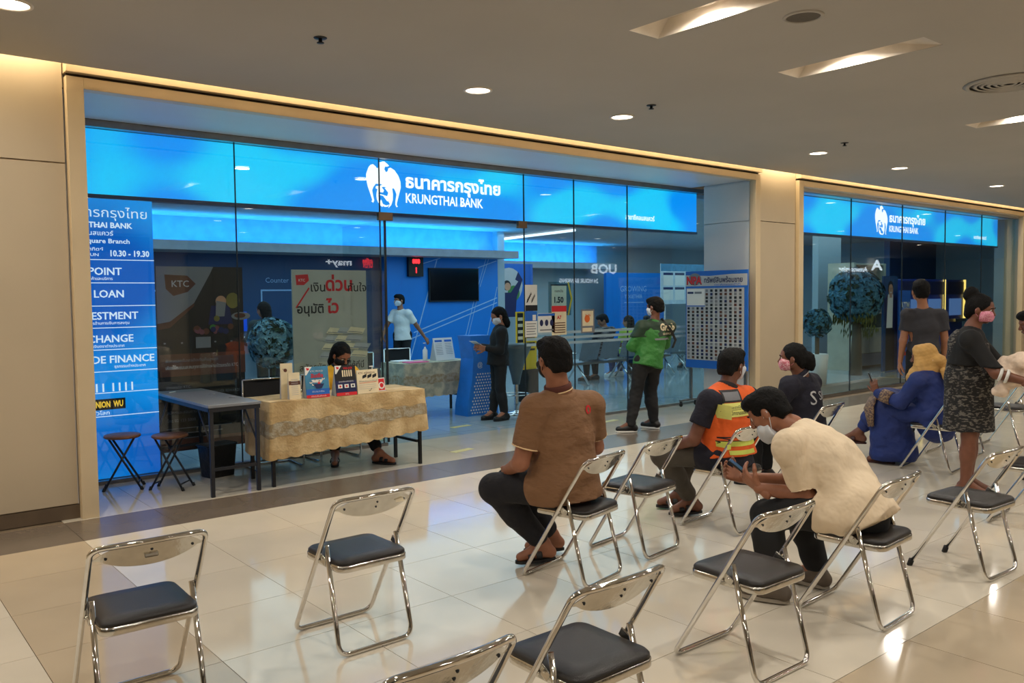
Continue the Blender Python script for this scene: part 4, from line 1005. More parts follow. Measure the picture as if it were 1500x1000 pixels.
PH.build('photo_rows', t, (-.017, w / 2, z0), (0, -1, 0), (0, 0, 1))['kind'] = 'stuff'
for y in (-w / 2 + .06, w / 2 - .06):
    MB().b2(.014, .05, y - .02, y + .02, .1, z0 + h - .3, steel, .003).b2(-.22, .16, y - .02, y + .02, .08, .11, steel, .003).build('upright', t)
    for x in (-.2, .14): MB().lathe([(.0001, -.012), (.028, -.012), (.032, 0), (.028, .012), (.0001, .012)], (x, y, .034), rubber, 14, 'Y').b2(x - .012, x + .012, y - .016, y + .016, .04, .085, dark_metal).build('castor', t)
# the board shows its face towards -X: u runs from far to near

# ------------------------------------------------------------------ waiting benches in the bank
bench_m = mat('perforated_steel', (120, 128, 136), .35, .8)
def bench(x, y, deg, label, n=3, src=None):
    if src: t = copy_tree(src); t.location = (x, y, 0); t.rotation_euler = (0, 0, math.radians(deg)); t['label'] = label; return t
    t = empty('waiting_bench', (x, y, 0), math.radians(deg), label, 'bench', 'steel waiting benches in the bank')
    for k in range(n):
        cx = (k - (n - 1) / 2) * .56
        MB().grid(lambda u, v: (cx - .25 + .5 * u, -.02 + .46 * v, .43 - .03 * math.sin(v * pi) * .6 + (.02 if v > .95 else 0)), 4, 6, bench_m).build('seat', t)
        MB().grid(lambda u, v: (cx - .25 + .5 * u, -.06 - .12 * v, .47 + .38 * v), 4, 6, bench_m).build('backrest', t)
    MB().b2(-.85, .85, .16, .22, .36, .40, steel).build('beam', t)
    for sx in (-.6, .6): MB().tube([(sx, -.12, .02), (sx, .19, .38), (sx, .46, .02)], .02, chrome, 8).build('leg', t)
    for sx in (-.85, .85): MB().tube(fillet([(sx, -.05, .6), (sx, .35, .62), (sx, .3, .4)], .05, 4), .014, chrome, 8).build('armrest', t)
    return t
bn = bench(11.6, 11.25, 2, 'steel waiting bench under the man in the striped jacket')
bench(13.2, 11.5, 2, 'steel waiting bench under the woman in the yellow green top', src=bn)
bench(15.3, 11.9, 0, 'steel waiting bench seen right of the green jacket man', src=bn)

# ------------------------------------------------------------------ right shop window: plants, machines, cut-out
c = at(1254, 440, 8.7); TRX = c.x
t = empty('hydrangea_tree', (c.x, 8.7, 0), 0, 'large artificial tree with a blue hydrangea crown and green hanging leaves behind the right glass', 'tree')
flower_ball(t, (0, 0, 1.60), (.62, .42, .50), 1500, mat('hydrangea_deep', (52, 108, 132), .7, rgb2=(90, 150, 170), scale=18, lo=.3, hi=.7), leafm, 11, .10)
MB().tube([(0, 0, 0), (.04, 0, .8), (-.03, 0, 1.6)], [.13, .09, .07], mat('bark', (92, 84, 70), .8, bump=.8, bscale=30), 10).build('trunk', t)
b = MB(); rr = np.random.default_rng(4); olive = mat('olive_leaf', (96, 104, 40), .7, var=.3, scale=10)
for k in range(260):
    a = rr.random() * 6.28; r = .25 + .3 * rr.random(); x, y = r * math.cos(a), r * math.sin(a) * .7; z = 1.32 - .5 * rr.random() * (.4 + .6 * (x > 0)); q = .05
    b.add([(x, y, z), (x + q * .5, y, z - q), (x, y + .01, z - 2.4 * q), (x - q * .5, y, z - q)], [(0, 1, 2, 3)], olive)
o = b.build('hanging_leaves', t); o['kind'] = 'stuff'
t = empty('potted_plant', (at(1197, 490, 8.3).x, 8.3, 0), 0, 'small bushy potted plant in the left corner of the right window', 'plant')
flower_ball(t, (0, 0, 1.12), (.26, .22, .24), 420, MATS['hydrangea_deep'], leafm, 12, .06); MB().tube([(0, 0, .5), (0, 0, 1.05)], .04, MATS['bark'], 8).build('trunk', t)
MB().lathe([(.0001, 0), (.16, 0), (.2, .55), (.18, .56), (.0001, .55)], (0, 0, 0), p_white, 20).build('pot', t)
t = empty('display_cabinet', (at(1250, 500, 9.5).x, 9.5, 0), 0, 'tall cream cabinet with lit shelves behind the hydrangea tree', 'cabinet'); cabm = mat('cream_cabinet', (188, 182, 160), .5)
MB().b2(-.55, -.47, -.3, .3, 0, 2.3, cabm).build('side_panel', t); MB().b2(.75, .83, -.3, .3, 0, 2.3, cabm).build('side_panel', t); MB().b2(-.47, .75, .26, .3, 0, 2.3, mat('cabinet_back', (110, 104, 84), .5)).build('back_panel', t)
for z in (.86, 1.2, 1.55, 1.9, 2.26): MB().b2(-.47, .75, -.28, .28, z, z + .03, cabm).build('shelf', t)
for x in (-.47, .14): MB().b2(x + .005, x + .6, -.30, -.27, .35, .85, cabm, .004).build('door', t)
MB().b2(-.47, .75, -.29, -.27, .08, .34, p_grey).build('plinth_grille', t)
t = empty('cash_machine', (at(1352, 440, 9.2).x - .1, 9.2, 0), 0, 'blue cash machine with a bright yellow strip behind the man in the grey shirt', 'cash machine'); atm = mat('atm_blue', (28, 60, 150), .35)
for k, dx in enumerate((-1.6, -.7, .2)):
    if k: break
    MB().b2(-.45, .45, -.3, .4, 0, 1.95, atm, .02).build('body', t); MB().b2(-.3, .3, -.33, -.29, 1.1, 1.5, glow('atm_screen', (110, 150, 215), .45)).build('screen', t)
    MB().b2(-.3, .3, -.45, -.3, .95, 1.02, steel).build('keypad_shelf', t); MB().b2(.46, .52, -.34, -.30, .95, 1.95, glow('yellow_tube', (255, 215, 110), 1.6)).build('light_strip', t); MB().b2(-.45, .45, -.32, -.29, 1.6, 1.9, p_navy).build('header', t)
cm = t
XC = cm.location.x
for x, lb in ((XC - 1.1, 'blue cash machine with a yellow strip left of the man in the grey shirt'), (XC + 1.1, 'blue cash machine at the right end of the window')):
    c = copy_tree(cm); c.location.x = x; c['label'] = lb; c['group'] = 'cash machines'
cm['group'] = 'cash machines'
# printed cut-out of a smiling man
t, fin = board('cutout_standee', 'life-size cardboard cut-out of a smiling man in a white shirt', 'standee', (at(1304, 470, 8.6).x, 8.6, .02), .62, 1.98, navy_wall, .03); P = Print()
P.poly([(.12, 0), (.5, 0), (.5, .95), (.12, .95)], p_black); P.poly([(.08, .9), (.54, .9), (.58, 1.5), (.42, 1.6), (.2, 1.6), (.04, 1.5)], p_white); P.poly([(.4, .9), (.58, .8), (.6, 1.5), (.42, 1.6)], p_navy); P.poly([(.08, .9), (.14, .9), (.2, 1.6), (.04, 1.5)], p_navy)
P.disc(.31, 1.73, .115, p_black, ry=.15); P.disc(.32, 1.69, .095, p_skin, ry=.125); P.disc(.32, 1.64, .035, p_white, ry=.012); P.rect(.27, 1.53, .37, 1.6, p_skin)
P.disc(.285, 1.72, .012, p_black); P.disc(.36, 1.72, .012, p_black); fin(P)
t, fin = board('atm_banner', 'tall blue banner with white lettering right of the cut-out man', 'banner', (at(1325, 500, 8.5).x, 8.5, .02), .5, 1.68, p_blue, .03); P = Print(); P.text('ATM', .25, 1.3, .14, p_white, 'c', .03)
for k in range(5): P.rect(.08, .3 + .17 * k, .42, .38 + .17 * k, p_navy if k % 2 else p_red)
P.disc(.25, 1.1, .1, p_red); P.disc(.25, 1.1, .06, p_white); fin(P)
for k, (x, wd, hh, mm, lb) in enumerate(((at(1215, 450, 10.6).x, 1.0, 3.1, bank_wall, 'pale partition behind the right window at its left end'), (at(1360, 430, 10.6).x + .3, 5.0, 3.1, navy_wall, 'navy partition behind the cash machines'), (at(1448, 430, 10.6).x + .5, .9, 3.1, mat('olive_column', (120, 112, 72), .5), 'olive column at the right end behind the right window'))):
    o = MB().b2(x - wd / 2, x + wd / 2, 10.6, 10.75, 0, 3.13, mm).build('wall_partition'); o['kind'] = 'structure'
# ------------------------------------------------------------------ people: a signed distance field turned into one surface
def A3(p): return np.array([float(c) for c in p])
class Vol:
    def __init__(s, lo, hi, h):
        s.h = h; s.lo = A3(lo); n = np.ceil((A3(hi) - s.lo) / h).astype(int) + 1; s.n = n
        s.ax = [s.lo[k] + h * np.arange(n[k]) for k in range(3)]; s.v = np.full(n, 1.0, np.float32)
    def win(s, lo, hi):
        sl = []
        for k in range(3):
            a = int(max(0, math.floor((lo[k] - s.lo[k]) / s.h))); b = int(min(s.n[k], math.ceil((hi[k] - s.lo[k]) / s.h) + 1))
            if b <= a: return None
            sl.append(slice(a, b))
        X, Y, Z = (s.ax[k][sl[k]] for k in range(3))
        return tuple(sl), X[:, None, None], Y[None, :, None], Z[None, None, :]
    def put(s, sl, d, k, op):
        v = s.v[sl]
        if op == 'u':
            h = np.clip(.5 + .5 * (v - d) / k, 0, 1); s.v[sl] = v * (1 - h) + d * h - k * h * (1 - h)
        elif op == 's':
            h = np.clip(.5 - .5 * (v + d) / k, 0, 1); s.v[sl] = v * (1 - h) - d * h + k * h * (1 - h)
    def cone(s, a, b, ra, rb, k=.02, fl=None, op='u'):
        """fl = (axis, factor): thinner by that factor along the axis"""
        a, b = A3(a), A3(b); pad = max(ra, rb) + k + 2 * s.h; w = s.win(np.minimum(a, b) - pad, np.maximum(a, b) + pad)
        if w is None: return s
        sl, X, Y, Z = w; x, y, z = X - a[0], Y - a[1], Z - a[2]; ab = b - a
        if fl:
            n = A3(fl[0]); n = n / np.linalg.norm(n); g = 1 / fl[1] - 1
            q = (x * n[0] + y * n[1] + z * n[2]); x = x + n[0] * q * g; y = y + n[1] * q * g; z = z + n[2] * q * g
            ab = ab + n * np.dot(ab, n) * g
        L = max(1e-9, np.dot(ab, ab)); t = np.clip((x * ab[0] + y * ab[1] + z * ab[2]) / L, 0, 1)
        d = np.sqrt((x - ab[0] * t) ** 2 + (y - ab[1] * t) ** 2 + (z - ab[2] * t) ** 2) - (ra + (rb - ra) * t)
        s.put(sl, d, k, op); return s
    def ell(s, c, r, R=None, k=.015, op='u'):
        c = A3(c); m = max(r) + k + 2 * s.h; w = s.win(c - m, c + m)
        if w is None: return s
        sl, X, Y, Z = w; x, y, z = X - c[0], Y - c[1], Z - c[2]
        if R is None: q = (x, y, z)
        else: q = tuple(x * R[i][0] + y * R[i][1] + z * R[i][2] for i in range(3))
        k0 = np.sqrt(sum((q[i] / r[i]) ** 2 for i in range(3))) + 1e-9; k1 = np.sqrt(sum((q[i] / r[i] ** 2) ** 2 for i in range(3))) + 1e-9
        s.put(sl, k0 * (k0 - 1) / k1, k, op); return s
    def sub_end(s, p, n, r):
        """trim a rounded sleeve end flat"""
        p, n = A3(p), A3(n); n = n / np.linalg.norm(n); c = p + n * (r + .02); w = s.win(c - 1.8 * r, c + 1.8 * r)
        if w is None: return
        sl, X, Y, Z = w; dn = (X - p[0]) * n[0] + (Y - p[1]) * n[1] + (Z - p[2]) * n[2]
        dr = np.sqrt(np.maximum(0, (X - p[0]) ** 2 + (Y - p[1]) ** 2 + (Z - p[2]) ** 2 - dn ** 2)) - r
        box = np.maximum(np.maximum(-dn, dr), dn - 1.2 * r); s.v[sl] = np.maximum(s.v[sl], -box)
    def cut(s, p, n):
        """keep the side the normal points away from"""
        p, n = A3(p), A3(n); n = n / np.linalg.norm(n)
        d = (s.ax[0][:, None, None] - p[0]) * n[0] + (s.ax[1][None, :, None] - p[1]) * n[1] + (s.ax[2][None, None, :] - p[2]) * n[2]
        s.v = np.maximum(s.v, d.astype(np.float32)); return s
    def mesh(s):
        v = s.v.copy(); v[0] = v[-1] = 1; v[:, 0] = v[:, -1] = 1; v[:, :, 0] = v[:, :, -1] = 1
        I = v < 0; nx, ny, nz = v.shape
        cnt = np.zeros((nx - 1, ny - 1, nz - 1), np.int8)
        for a in (0, 1):
            for b in (0, 1):
                for c in (0, 1): cnt += I[a:nx - 1 + a, b:ny - 1 + b, c:nz - 1 + c]
        cells = np.argwhere((cnt > 0) & (cnt < 8)); idx = np.full(cnt.shape, -1, np.int32); idx[tuple(cells.T)] = np.arange(len(cells))
        acc = np.zeros((len(cells), 3)); num = np.zeros(len(cells)); C = cells
        for ax in range(3):
            o1, o2 = [k for k in range(3) if k != ax]
            for a in (0, 1):
                for b in (0, 1):
                    p = C.copy(); p[:, o1] += a; p[:, o2] += b; q = p.copy(); q[:, ax] += 1
                    va = v[tuple(p.T)]; vb = v[tuple(q.T)]; m = (va < 0) != (vb < 0); t = va / np.where(m, va - vb, 1)
                    pos = (p - C).astype(float); pos[:, ax] += t; acc[m] += pos[m]; num[m] += 1
        V = (C + acc / num[:, None]) * s.h + s.lo
        F = []
        for ax in range(3):
            o1, o2 = (ax + 1) % 3, (ax + 2) % 3; S = [slice(0, n) for n in v.shape]
            A = [slice(None)] * 3; B = [slice(None)] * 3; A[ax] = slice(0, -1); B[ax] = slice(1, None)
            a, b = I[tuple(A)], I[tuple(B)]; e = np.argwhere(a != b); e = e[(e[:, o1] > 0) & (e[:, o2] > 0)]
            fl = a[tuple(e.T)]
            def cell(d1, d2): p = e.copy(); p[:, o1] -= d1; p[:, o2] -= d2; return idx[tuple(p.T)]
            q = np.stack([cell(1, 1), cell(0, 1), cell(0, 0), cell(1, 0)], 1); q[~fl] = q[~fl][:, ::-1]; F.append(q)
        return V, np.concatenate(F)
def vnormals(V, F):
    n = np.cross(V[F[:, 2]] - V[F[:, 0]], V[F[:, 3]] - V[F[:, 1]]); N = np.zeros_like(V)
    for k in range(4): np.add.at(N, F[:, k], n)
    return N / (np.linalg.norm(N, axis=1, keepdims=True) + 1e-12)
def folds(V, N, amp, seed, freq=16.0, d=(0, 0, 1)):
    r = np.random.default_rng(seed); out = np.zeros(len(V)); d = A3(d) / np.linalg.norm(A3(d))
    for k in range(5):
        a = r.normal(size=3) + d * 1.2; a /= np.linalg.norm(a); w = r.normal(size=3) * 7; f = freq * (.6 + .9 * r.random())
        out += np.sin(V @ a * f * 2 + 1.6 * np.sin(V @ w + r.random() * 6) + r.random() * 6) ** 3
    return V + N * (out * amp / 2.2)[:, None]
def sdf_obj(name, vols, m, parent, org, amp=0, seed=1, freq=14, d=(0, 0, 1), jit=0):
    Vs, Fs, o = [], [], 0
    for vo in vols:
        V, F = vo.mesh() if isinstance(vo, Vol) else vo
        if len(V) == 0: continue
        if amp: V = folds(V, vnormals(V, F), amp, seed, freq, d)
        if jit: V = V + vnormals(V, F) * (np.random.default_rng(seed).normal(size=len(V)) * jit)[:, None]
        Vs.append(V); Fs.append(F + o); o += len(V)
    V = np.concatenate(Vs) - A3(org); F = np.concatenate(Fs)
    me = bpy.data.meshes.new(name); me.vertices.add(len(V)); me.vertices.foreach_set('co', V.astype(np.float32).ravel())
    me.loops.add(F.size); me.loops.foreach_set('vertex_index', F.astype(np.int32).ravel()); me.polygons.add(len(F))
    me.polygons.foreach_set('loop_start', np.arange(0, F.size, 4, dtype=np.int32)); me.polygons.foreach_set('loop_total', np.full(len(F), 4, np.int32))
    me.polygons.foreach_set('use_smooth', np.ones(len(F), bool)); me.materials.append(m); me.update(calc_edges=True); me.validate()
    return link(name, me, parent)
def unit(v): v = A3(v); return v / (np.linalg.norm(v) + 1e-12)

skin1 = mat('skin_brown', (150, 98, 72), .5, var=.08, scale=20); skin2 = mat('skin_dark_brown', (116, 72, 52), .5, var=.08, scale=20); skin3 = mat('skin_tan', (176, 122, 92), .5, var=.06, scale=20)
hair_m = mat('black_hair', (8, 7, 7), .75, spec=.25, bump=.4, bscale=160, stretch=(1, 1, .25)); hair_b = mat('dark_brown_hair', (40, 24, 16), .5, bump=.9, bscale=150, stretch=(1, 1, .25))
eye_w = mat('eye_white', (215, 210, 205), .3); eye_b = mat('eye_dark', (14, 10, 9), .2)
lipm = mat('lips', (136, 76, 66), .5)

def hand(vl, W, D, Np, side, curl=.5, s=1.0, spread=1.0):
    """W wrist, D direction of the fingers, Np palm normal, side = thumb direction sign"""
    W, D, Np = A3(W), unit(D), unit(Np); Np = unit(Np - D * np.dot(Np, D)); S = np.cross(D, Np) * side
    V = Vol(W - .2 * s, W + .2 * s, .0036)
    V.cone(W - D * .05, W + D * .012, .027 * s, .023 * s, .01, (Np, .78))
    offs = (.030, .010, -.010, -.029); ln = (.068, .076, .070, .055)
    for o, l in zip(offs, ln):
        b = W + D * .088 * s + S * o * s
        V.cone(W + D * .01 + S * o * .6 * s, b, .015 * s, .0115 * s, .012, None)
        a = b; d = D + S * o * 3.0 * spread
        r = .0095 * s
        for j, f in enumerate((.45, .3, .25)):
            ang = curl * (.55, .8, .6)[j]; d = unit(d); ax = unit(np.cross(d, Np)); d = d * math.cos(ang) + Np * math.sin(ang)
            n_ = np.cross(ax, d); Np2 = unit(n_); Np2 = Np2 if np.dot(Np2, Np) > 0 else -Np2
            c = a + d * l * f * s; V.cone(a, c, r, r * .93, .004); a = c; r *= .93; Np_l = Np2
    a = W + D * .022 * s + S * .022 * s; d = unit(D * .7 + S * .75 + Np * .25)
    for j, l in enumerate((.042, .032, .026)):
        c = a + d * l * s; V.cone(a, c, (.0155, .0115, .0105)[j] * s, (.0115, .0105, .0088)[j] * s, .008); a = c; d = unit(d + D * .35 + Np * curl * .5)
    return V

def head(H, F, U, s=1.0, h=.0045):
    F = unit(F); U = unit(A3(U) - F * np.dot(A3(U), F)); S = np.cross(F, U); R = [S, F, U]
    H = A3(H)
    def q(x, y, z): return H + (S * x + F * y + U * z) * s
    V = Vol(H - .20 * s, H + .20 * s, h)
    V.ell(q(0, -.012, .022), (.077 * s, .097 * s, .096 * s), R, .01)
    V.cone(q(0, .022, -.03), q(0, .058, -.082), .058 * s, .026 * s, .03)
    V.cone(q(-.03, .02, -.05), q(.03, .02, -.05), .045 * s, .045 * s, .02)
    V.ell(q(0, .055, .015), (.058 * s, .034 * s, .06 * s), R, .02)
    for e in (-1, 1):
        V.ell(q(.033 * e, .092, .006), (.018 * s, .012 * s, .012 * s), R, .012, 's')
        V.ell(q(.080 * e, -.006, -.012), (.011 * s, .019 * s, .031 * s), R, .008)
        V.ell(q(.040 * e, .066, -.022), (.022 * s, .018 * s, .018 * s), R, .02)
        V.cone(q(.012 * e, .089, .026), q(.045 * e, .083, .027), .006 * s, .005 * s, .01)
    V.cone(q(0, .088, .008), q(0, .107, -.024), .008 * s, .0125 * s, .012)
    V.cone(q(-.013, .098, -.030), q(.013, .098, -.030), .008 * s, .008 * s, .008)
    V.cone(q(-.02, .087, -.055), q(.02, .087, -.055), .009 * s, .009 * s, .008)
    V.cone(q(-.018, .085, -.066), q(.018, .085, -.066), .008 * s, .008 * s, .006)
    return V, q, R

def person(label, J, skin=skin1, hair='short', hair_mat=None, hs=1.0, w=1.0, h=.009, shirt=None, sleeve=.6, hem=.10, trousers=None, leg_to=.9, mask=None, shoes=None,
           hands=None, eyes=False, amp=.004, seed=1, skirt=None, fold_f=14, barefoot=False, shirt_e=.014, tw=1.0, long_hem=None, cat='person', name='person', loose=1.0, mask_down=False, bare_legs=False, collar=None):
    J = {k: A3(v) for k, v in J.items()}; P, C, N, H = J['P'], J['C'], J['N'], J['H']; SL, SR = J['SL'], J['SR']
    F = unit(J['F']); U = unit(J.get('U', (0, 0, 1))); ac = unit(SR - SL); sp = unit(C - P); B = unit(np.cross(sp, ac)); B = -B if np.dot(B, J.get('B', F)) < 0 else B
    hl = J.get('HL', P - unit(J.get('HX', ac)) * .095 * w); hr = J.get('HR', P + unit(J.get('HX', ac)) * .095 * w)
    org = np.array([P[0], P[1], 0.0]); pts = np.array([p for k, p in J.items() if k not in ('F', 'U', 'B', 'HX', 'FL', 'FR')]); lo, hi = pts.min(0) - .26, pts.max(0) + .26; lo[2] = max(lo[2], -.02)
    def torso(V, e=0.0, low=0.0, k=.05, top=True):
        g = (.024 if P[2] < .7 else .036) if low else 0
        V.cone(P - sp * low, P + sp * .06, .138 * w * tw + e + g, .132 * w * tw + e + g * .5, k, (B, .88 if low else .80)); V.cone(P + sp * .04, C, .130 * w * tw + e, .152 * w * tw + e, k, (B, .74))
        V.cone(C - sp * .02, C * .45 + N * .55, .152 * w * tw + e, .092 * w + e, k, (B, .74))
        for q in (SL, SR): V.cone(C * .3 + N * .7 + sp * -.03, q, .062 * w + e, .055 * w + e, .04)
    def arm(V, q, E, Wr, e=0.0, f0=0, f1=2.0, k=.02):
        if f1 <= 1: V.cone(q, q + (E - q) * f1, .053 * w + e, (.053 - .012 * f1) * w + e * 1.6, k); V.sub_end(q + (E - q) * (f1 * 1.0), E - q, .09)
        else:
            V.cone(q, E, .053 * w + e, .041 * w + e, k); g = f1 - 1; V.cone(E, E + (Wr - E) * g, .042 * w + e, (.042 - .015 * g) * w + e * .9, k)
    def leg(V, a, K, Ak, e=0.0, f=1.0, k=.025):
        V.cone(a, K, .082 * w + e, .058 * w + e, k)
        V.cone(K, K + (Ak - K) * min(.45, f), .056 * w + e, .054 * w + e, k)
        if f > .45: V.cone(K + (Ak - K) * .35, K + (Ak - K) * f, .055 * w + e, .055 * w + (.036 - .055) * w * (f - .35) / .65 + e * 1.1, k)
    # body: one skin
    V = Vol(lo, hi, h); torso(V); V.cone(C * .3 + N * .7, N, .07 * w, .056 * w, .03); Hb = H - U * .05 * hs - F * .018 * hs; V.cone(N, Hb, .056 * w, .052 * w, .02)
    for s_ in ('L', 'R'):
        arm(V, J['S' + s_], J['E' + s_], J['W' + s_]); leg(V, hl if s_ == 'L' else hr, J['K' + s_], J['A' + s_])
        fd = unit(J.get('F' + s_, (F[0], F[1], 0))); A = J['A' + s_]; zf = max(.0, A[2] - .085)
        heel = A - fd * .045; heel[2] = A[2] - .055; toe = A + fd * .15; toe[2] = A[2] - .068
        if J.get('toe' + s_) is not None: toe = J['toe' + s_]
        V.cone(A, heel, .034, .03, .03); V.cone(heel, toe, .031, .022, .03); V.cone(A + fd * .02, toe, .032, .02, .03)
        J['_h' + s_], J['_t' + s_] = heel, toe
    V.v = V.v.astype(np.float32)
    vols = [V]; Vh, q, R = head(H, F, U, hs, .0045 if h < .011 else .007); 
    Vh.cone(N, Hb, .056 * w, .052 * w, .02); vols.append(Vh)
    for s_ in ('L', 'R'):
        hd = (hands or {}).get(s_)
        if hd == 'none': continue
        Wr, E = J['W' + s_], J['E' + s_]; D = unit(hd['D']) if hd and 'D' in hd else unit(Wr - E)
        Np = hd['N'] if hd else (ac * (1 if s_ == 'L' else -1)); sd = hd.get('side', 1) if hd else (1 if s_ == 'L' else -1)
        vols.append(hand(V, Wr, D, Np, sd, hd.get('curl', .5) if hd else .45, (hd or {}).get('s', 1.0)))
    body = sdf_obj(name, vols, skin, None, org); body.location = org; tag(body, label, cat)
    pr = lambda n, vs, m, a=0, f=fold_f, d=(0, 0, 1), j=0: sdf_obj(n, vs, m, body, org, a, seed, f, d, j)
    # clothes
    if trousers:
        V = Vol(lo, hi, h); V.cone(P, P + sp * .09, .135 * w + .014, .132 * w + .014, .05, (B, .80))
        for s_ in ('L', 'R'): leg(V, hl if s_ == 'L' else hr, J['K' + s_], J['A' + s_], .017 * loose, leg_to, .03)
        for s_ in ('L', 'R'):
            A, K = J['A' + s_], J['K' + s_]; a = K + (A - K) * leg_to
        if leg_to <= 1: V.cut((0, 0, .03), (0, 0, -1))
        pr('trousers', [V], trousers, amp * .9)
    if shirt:
        V = Vol(lo, hi, h); torso(V, shirt_e + .006, hem + .06)
        for s_ in ('L', 'R'): arm(V, J['S' + s_], J['E' + s_], J['W' + s_], shirt_e + .002, 0, sleeve, .035)
        if P[2] < .7:
            for a_, s_ in ((hl, 'L'), (hr, 'R')): V.cone(a_, a_ + (J['K' + s_] - a_) * .24, .080 * w + shirt_e + .014, .076 * w + shirt_e + .018, .04)
        V.cut(P - sp * hem, -sp)
        V.cone(N - sp * .01 + F * .0, Hb, .062 * w, .064 * w, .008, None, 's')
        shirt_o = pr('shirt', [V], shirt, amp, fold_f, (.3, .3, 1)); shirt_o.name = 'shirt'
    else: shirt_o = None
    if collar is not None:
        ax = unit(Hb - N); u = unit(np.cross(ax, F)); w_ = np.cross(ax, u); b = MB(); c0 = N + ax * .004
        ring = [(c0 + (u * math.cos(t) * .066 * w + w_ * math.sin(t) * .064 * w) + ax * (.006 * math.sin(t)) - org) for t in np.linspace(0, 2 * pi, 24, endpoint=False)]
        b.tube([tuple(p) for p in ring], [(.022, .006)] * 24, collar[0], 8, True, flat=tuple(ax)); co = b.build('collar', body)
        if len(collar) > 1:
            b = MB(); ring2 = [A3(p) + ax * -.018 + (A3(p) + org - c0) * .06 for p in ring]; b.tube([tuple(p) for p in ring2], .005, collar[1], 6, True); b.build('collar_stripe', co)
    if skirt:  # list of (a, b, ra, rb, flat) with material
        V = Vol(lo - .15, hi + .15, h); 
        for (a, b_, ra, rb, k) in skirt['cones']: V.cone(a, b_, ra, rb, k)
        if skirt.get('torso'): torso(V, .02, .1); [arm(V, J['S' + s_], J['E' + s_], J['W' + s_], .018, 0, skirt['sleeve'], .035) for s_ in ('L', 'R')]
        for c_, n_ in skirt.get('cuts', []): V.cut(c_, n_)
        V.cone(N, Hb, .062 * w, .064 * w, .008, None, 's')
        pr(skirt.get('name', 'dress'), [V], skirt['mat'], amp * 1.2)
    # hair
    hm = hair_mat or hair_m; hh = .005 if h < .011 else .008; V = Vol(H - .26 * hs, H + .26 * hs, hh); RA = R
    if hair in ('short', 'crop', 'bun', 'pony', 'bob', 'fringe'):
        V.ell(q(0, -.022, .028), (.087 * hs, .106 * hs, .101 * hs), RA, .01)
        V.ell(q(0, -.075, -.03), (.070 * hs, .045 * hs, .07 * hs), RA, .02)
        if hair in ('short', 'fringe'): V.ell(q(0, .035, .085), (.072 * hs, .065 * hs, .045 * hs), RA, .02)
        V.ell(q(0, .135, -.03), (.125 * hs, .088 * hs, .105 * hs), RA, .008, 's'); V.ell(q(0, .07, -.10), (.13 * hs, .10 * hs, .088 * hs), RA, .01, 's')
        if hair in ('short', 'crop', 'fringe'):
            V.cut(q(0, -.06, -.078), -U * 1.0 - F * .35)
            for e in (-1, 1): V.ell(q(.09 * e, -.002, -.03), (.03 * hs, .028 * hs, .045 * hs), RA, .006, 's')
        if hair == 'bun':
            V.ell(q(0, -.10, .12), (.058 * hs, .055 * hs, .05 * hs), RA, .02); V.ell(q(.03, -.12, .09), (.03 * hs, .03 * hs, .04 * hs), RA, .02)
        if hair == 'pony': V.ell(q(0, -.135, -.02), (.05 * hs, .05 * hs, .065 * hs), RA, .02); V.ell(q(0, -.145, -.07), (.035 * hs, .04 * hs, .05 * hs), RA, .02)
        if hair == 'bob': V.cone(q(0, -.06, .0), q(0, -.06, -.13), .09 * hs, .085 * hs, .03, (F, .8)); V.ell(q(0, .08, -.10), (.10 * hs, .08 * hs, .12 * hs), RA, .008, 's')
        pr('hair', [V], hm, .002, 60, tuple(U), .0010)
    if eyes:
        b = MB(); c = MB(); br = MB()
        for e in (-1, 1):
            p = A3(q(.033 * e, .076, .006)) - org; b.ball(tuple(p), .0125 * hs, eye_w, 10); p2 = A3(q(.033 * e, .0850, .005)) - org; c.ball(tuple(p2), .0058 * hs, eye_b, 8)
            br.tube([tuple(A3(q(.014 * e, .094, .026)) - org), tuple(A3(q(.033 * e, .0955, .032)) - org), tuple(A3(q(.052 * e, .084, .026)) - org)], .0038, hm, 6)
        b.build('eye_whites', body); c.build('pupils', body); br.build('eyebrows', body)
    if mask:
        Vm = Vol(H - .2 * hs, H + .2 * hs, .0045 if h < .011 else .007)
        e = .007; dz = -.045 if mask_down else 0
        Vm.cone(q(0, .022, -.03 + dz), q(0, .058, -.080 + dz), .058 * hs + e, .030 * hs + e, .03); Vm.cone(q(-.03, .02, -.05 + dz), q(.03, .02, -.05 + dz), .045 * hs + e, .045 * hs + e, .02); Vm.ell(q(0, .070, -.045 + dz), (.046 * hs, .044 * hs, .045 * hs), RA, .03)
        for e_ in (-1, 1): Vm.ell(q(.040 * e_, .066, -.022 + dz), (.024 * hs + e, .020 * hs + e, .02 * hs + e), RA, .02)
        Vm.cut(q(0, .0, -.005 + dz), U + F * -.10); Vm.cut(q(0, .0, -.105 + dz), -U); Vm.cut(q(0, .018, 0), -F + U * 0)
        mo = pr('face_mask', [Vm], mask)
        b = MB()
        for e_ in (-1, 1): b.tube([tuple(A3(q(.062 * e_, .03, -.015 + dz)) - org), tuple(A3(q(.084 * e_, .0, .012)) - org), tuple(A3(q(.088 * e_, -.02, -.005)) - org), tuple(A3(q(.082 * e_, -.012, -.04)) - org), tuple(A3(q(.060 * e_, .03, -.075 + dz)) - org)], .0022, mask, 5)
        b.build('ear_loops', mo)
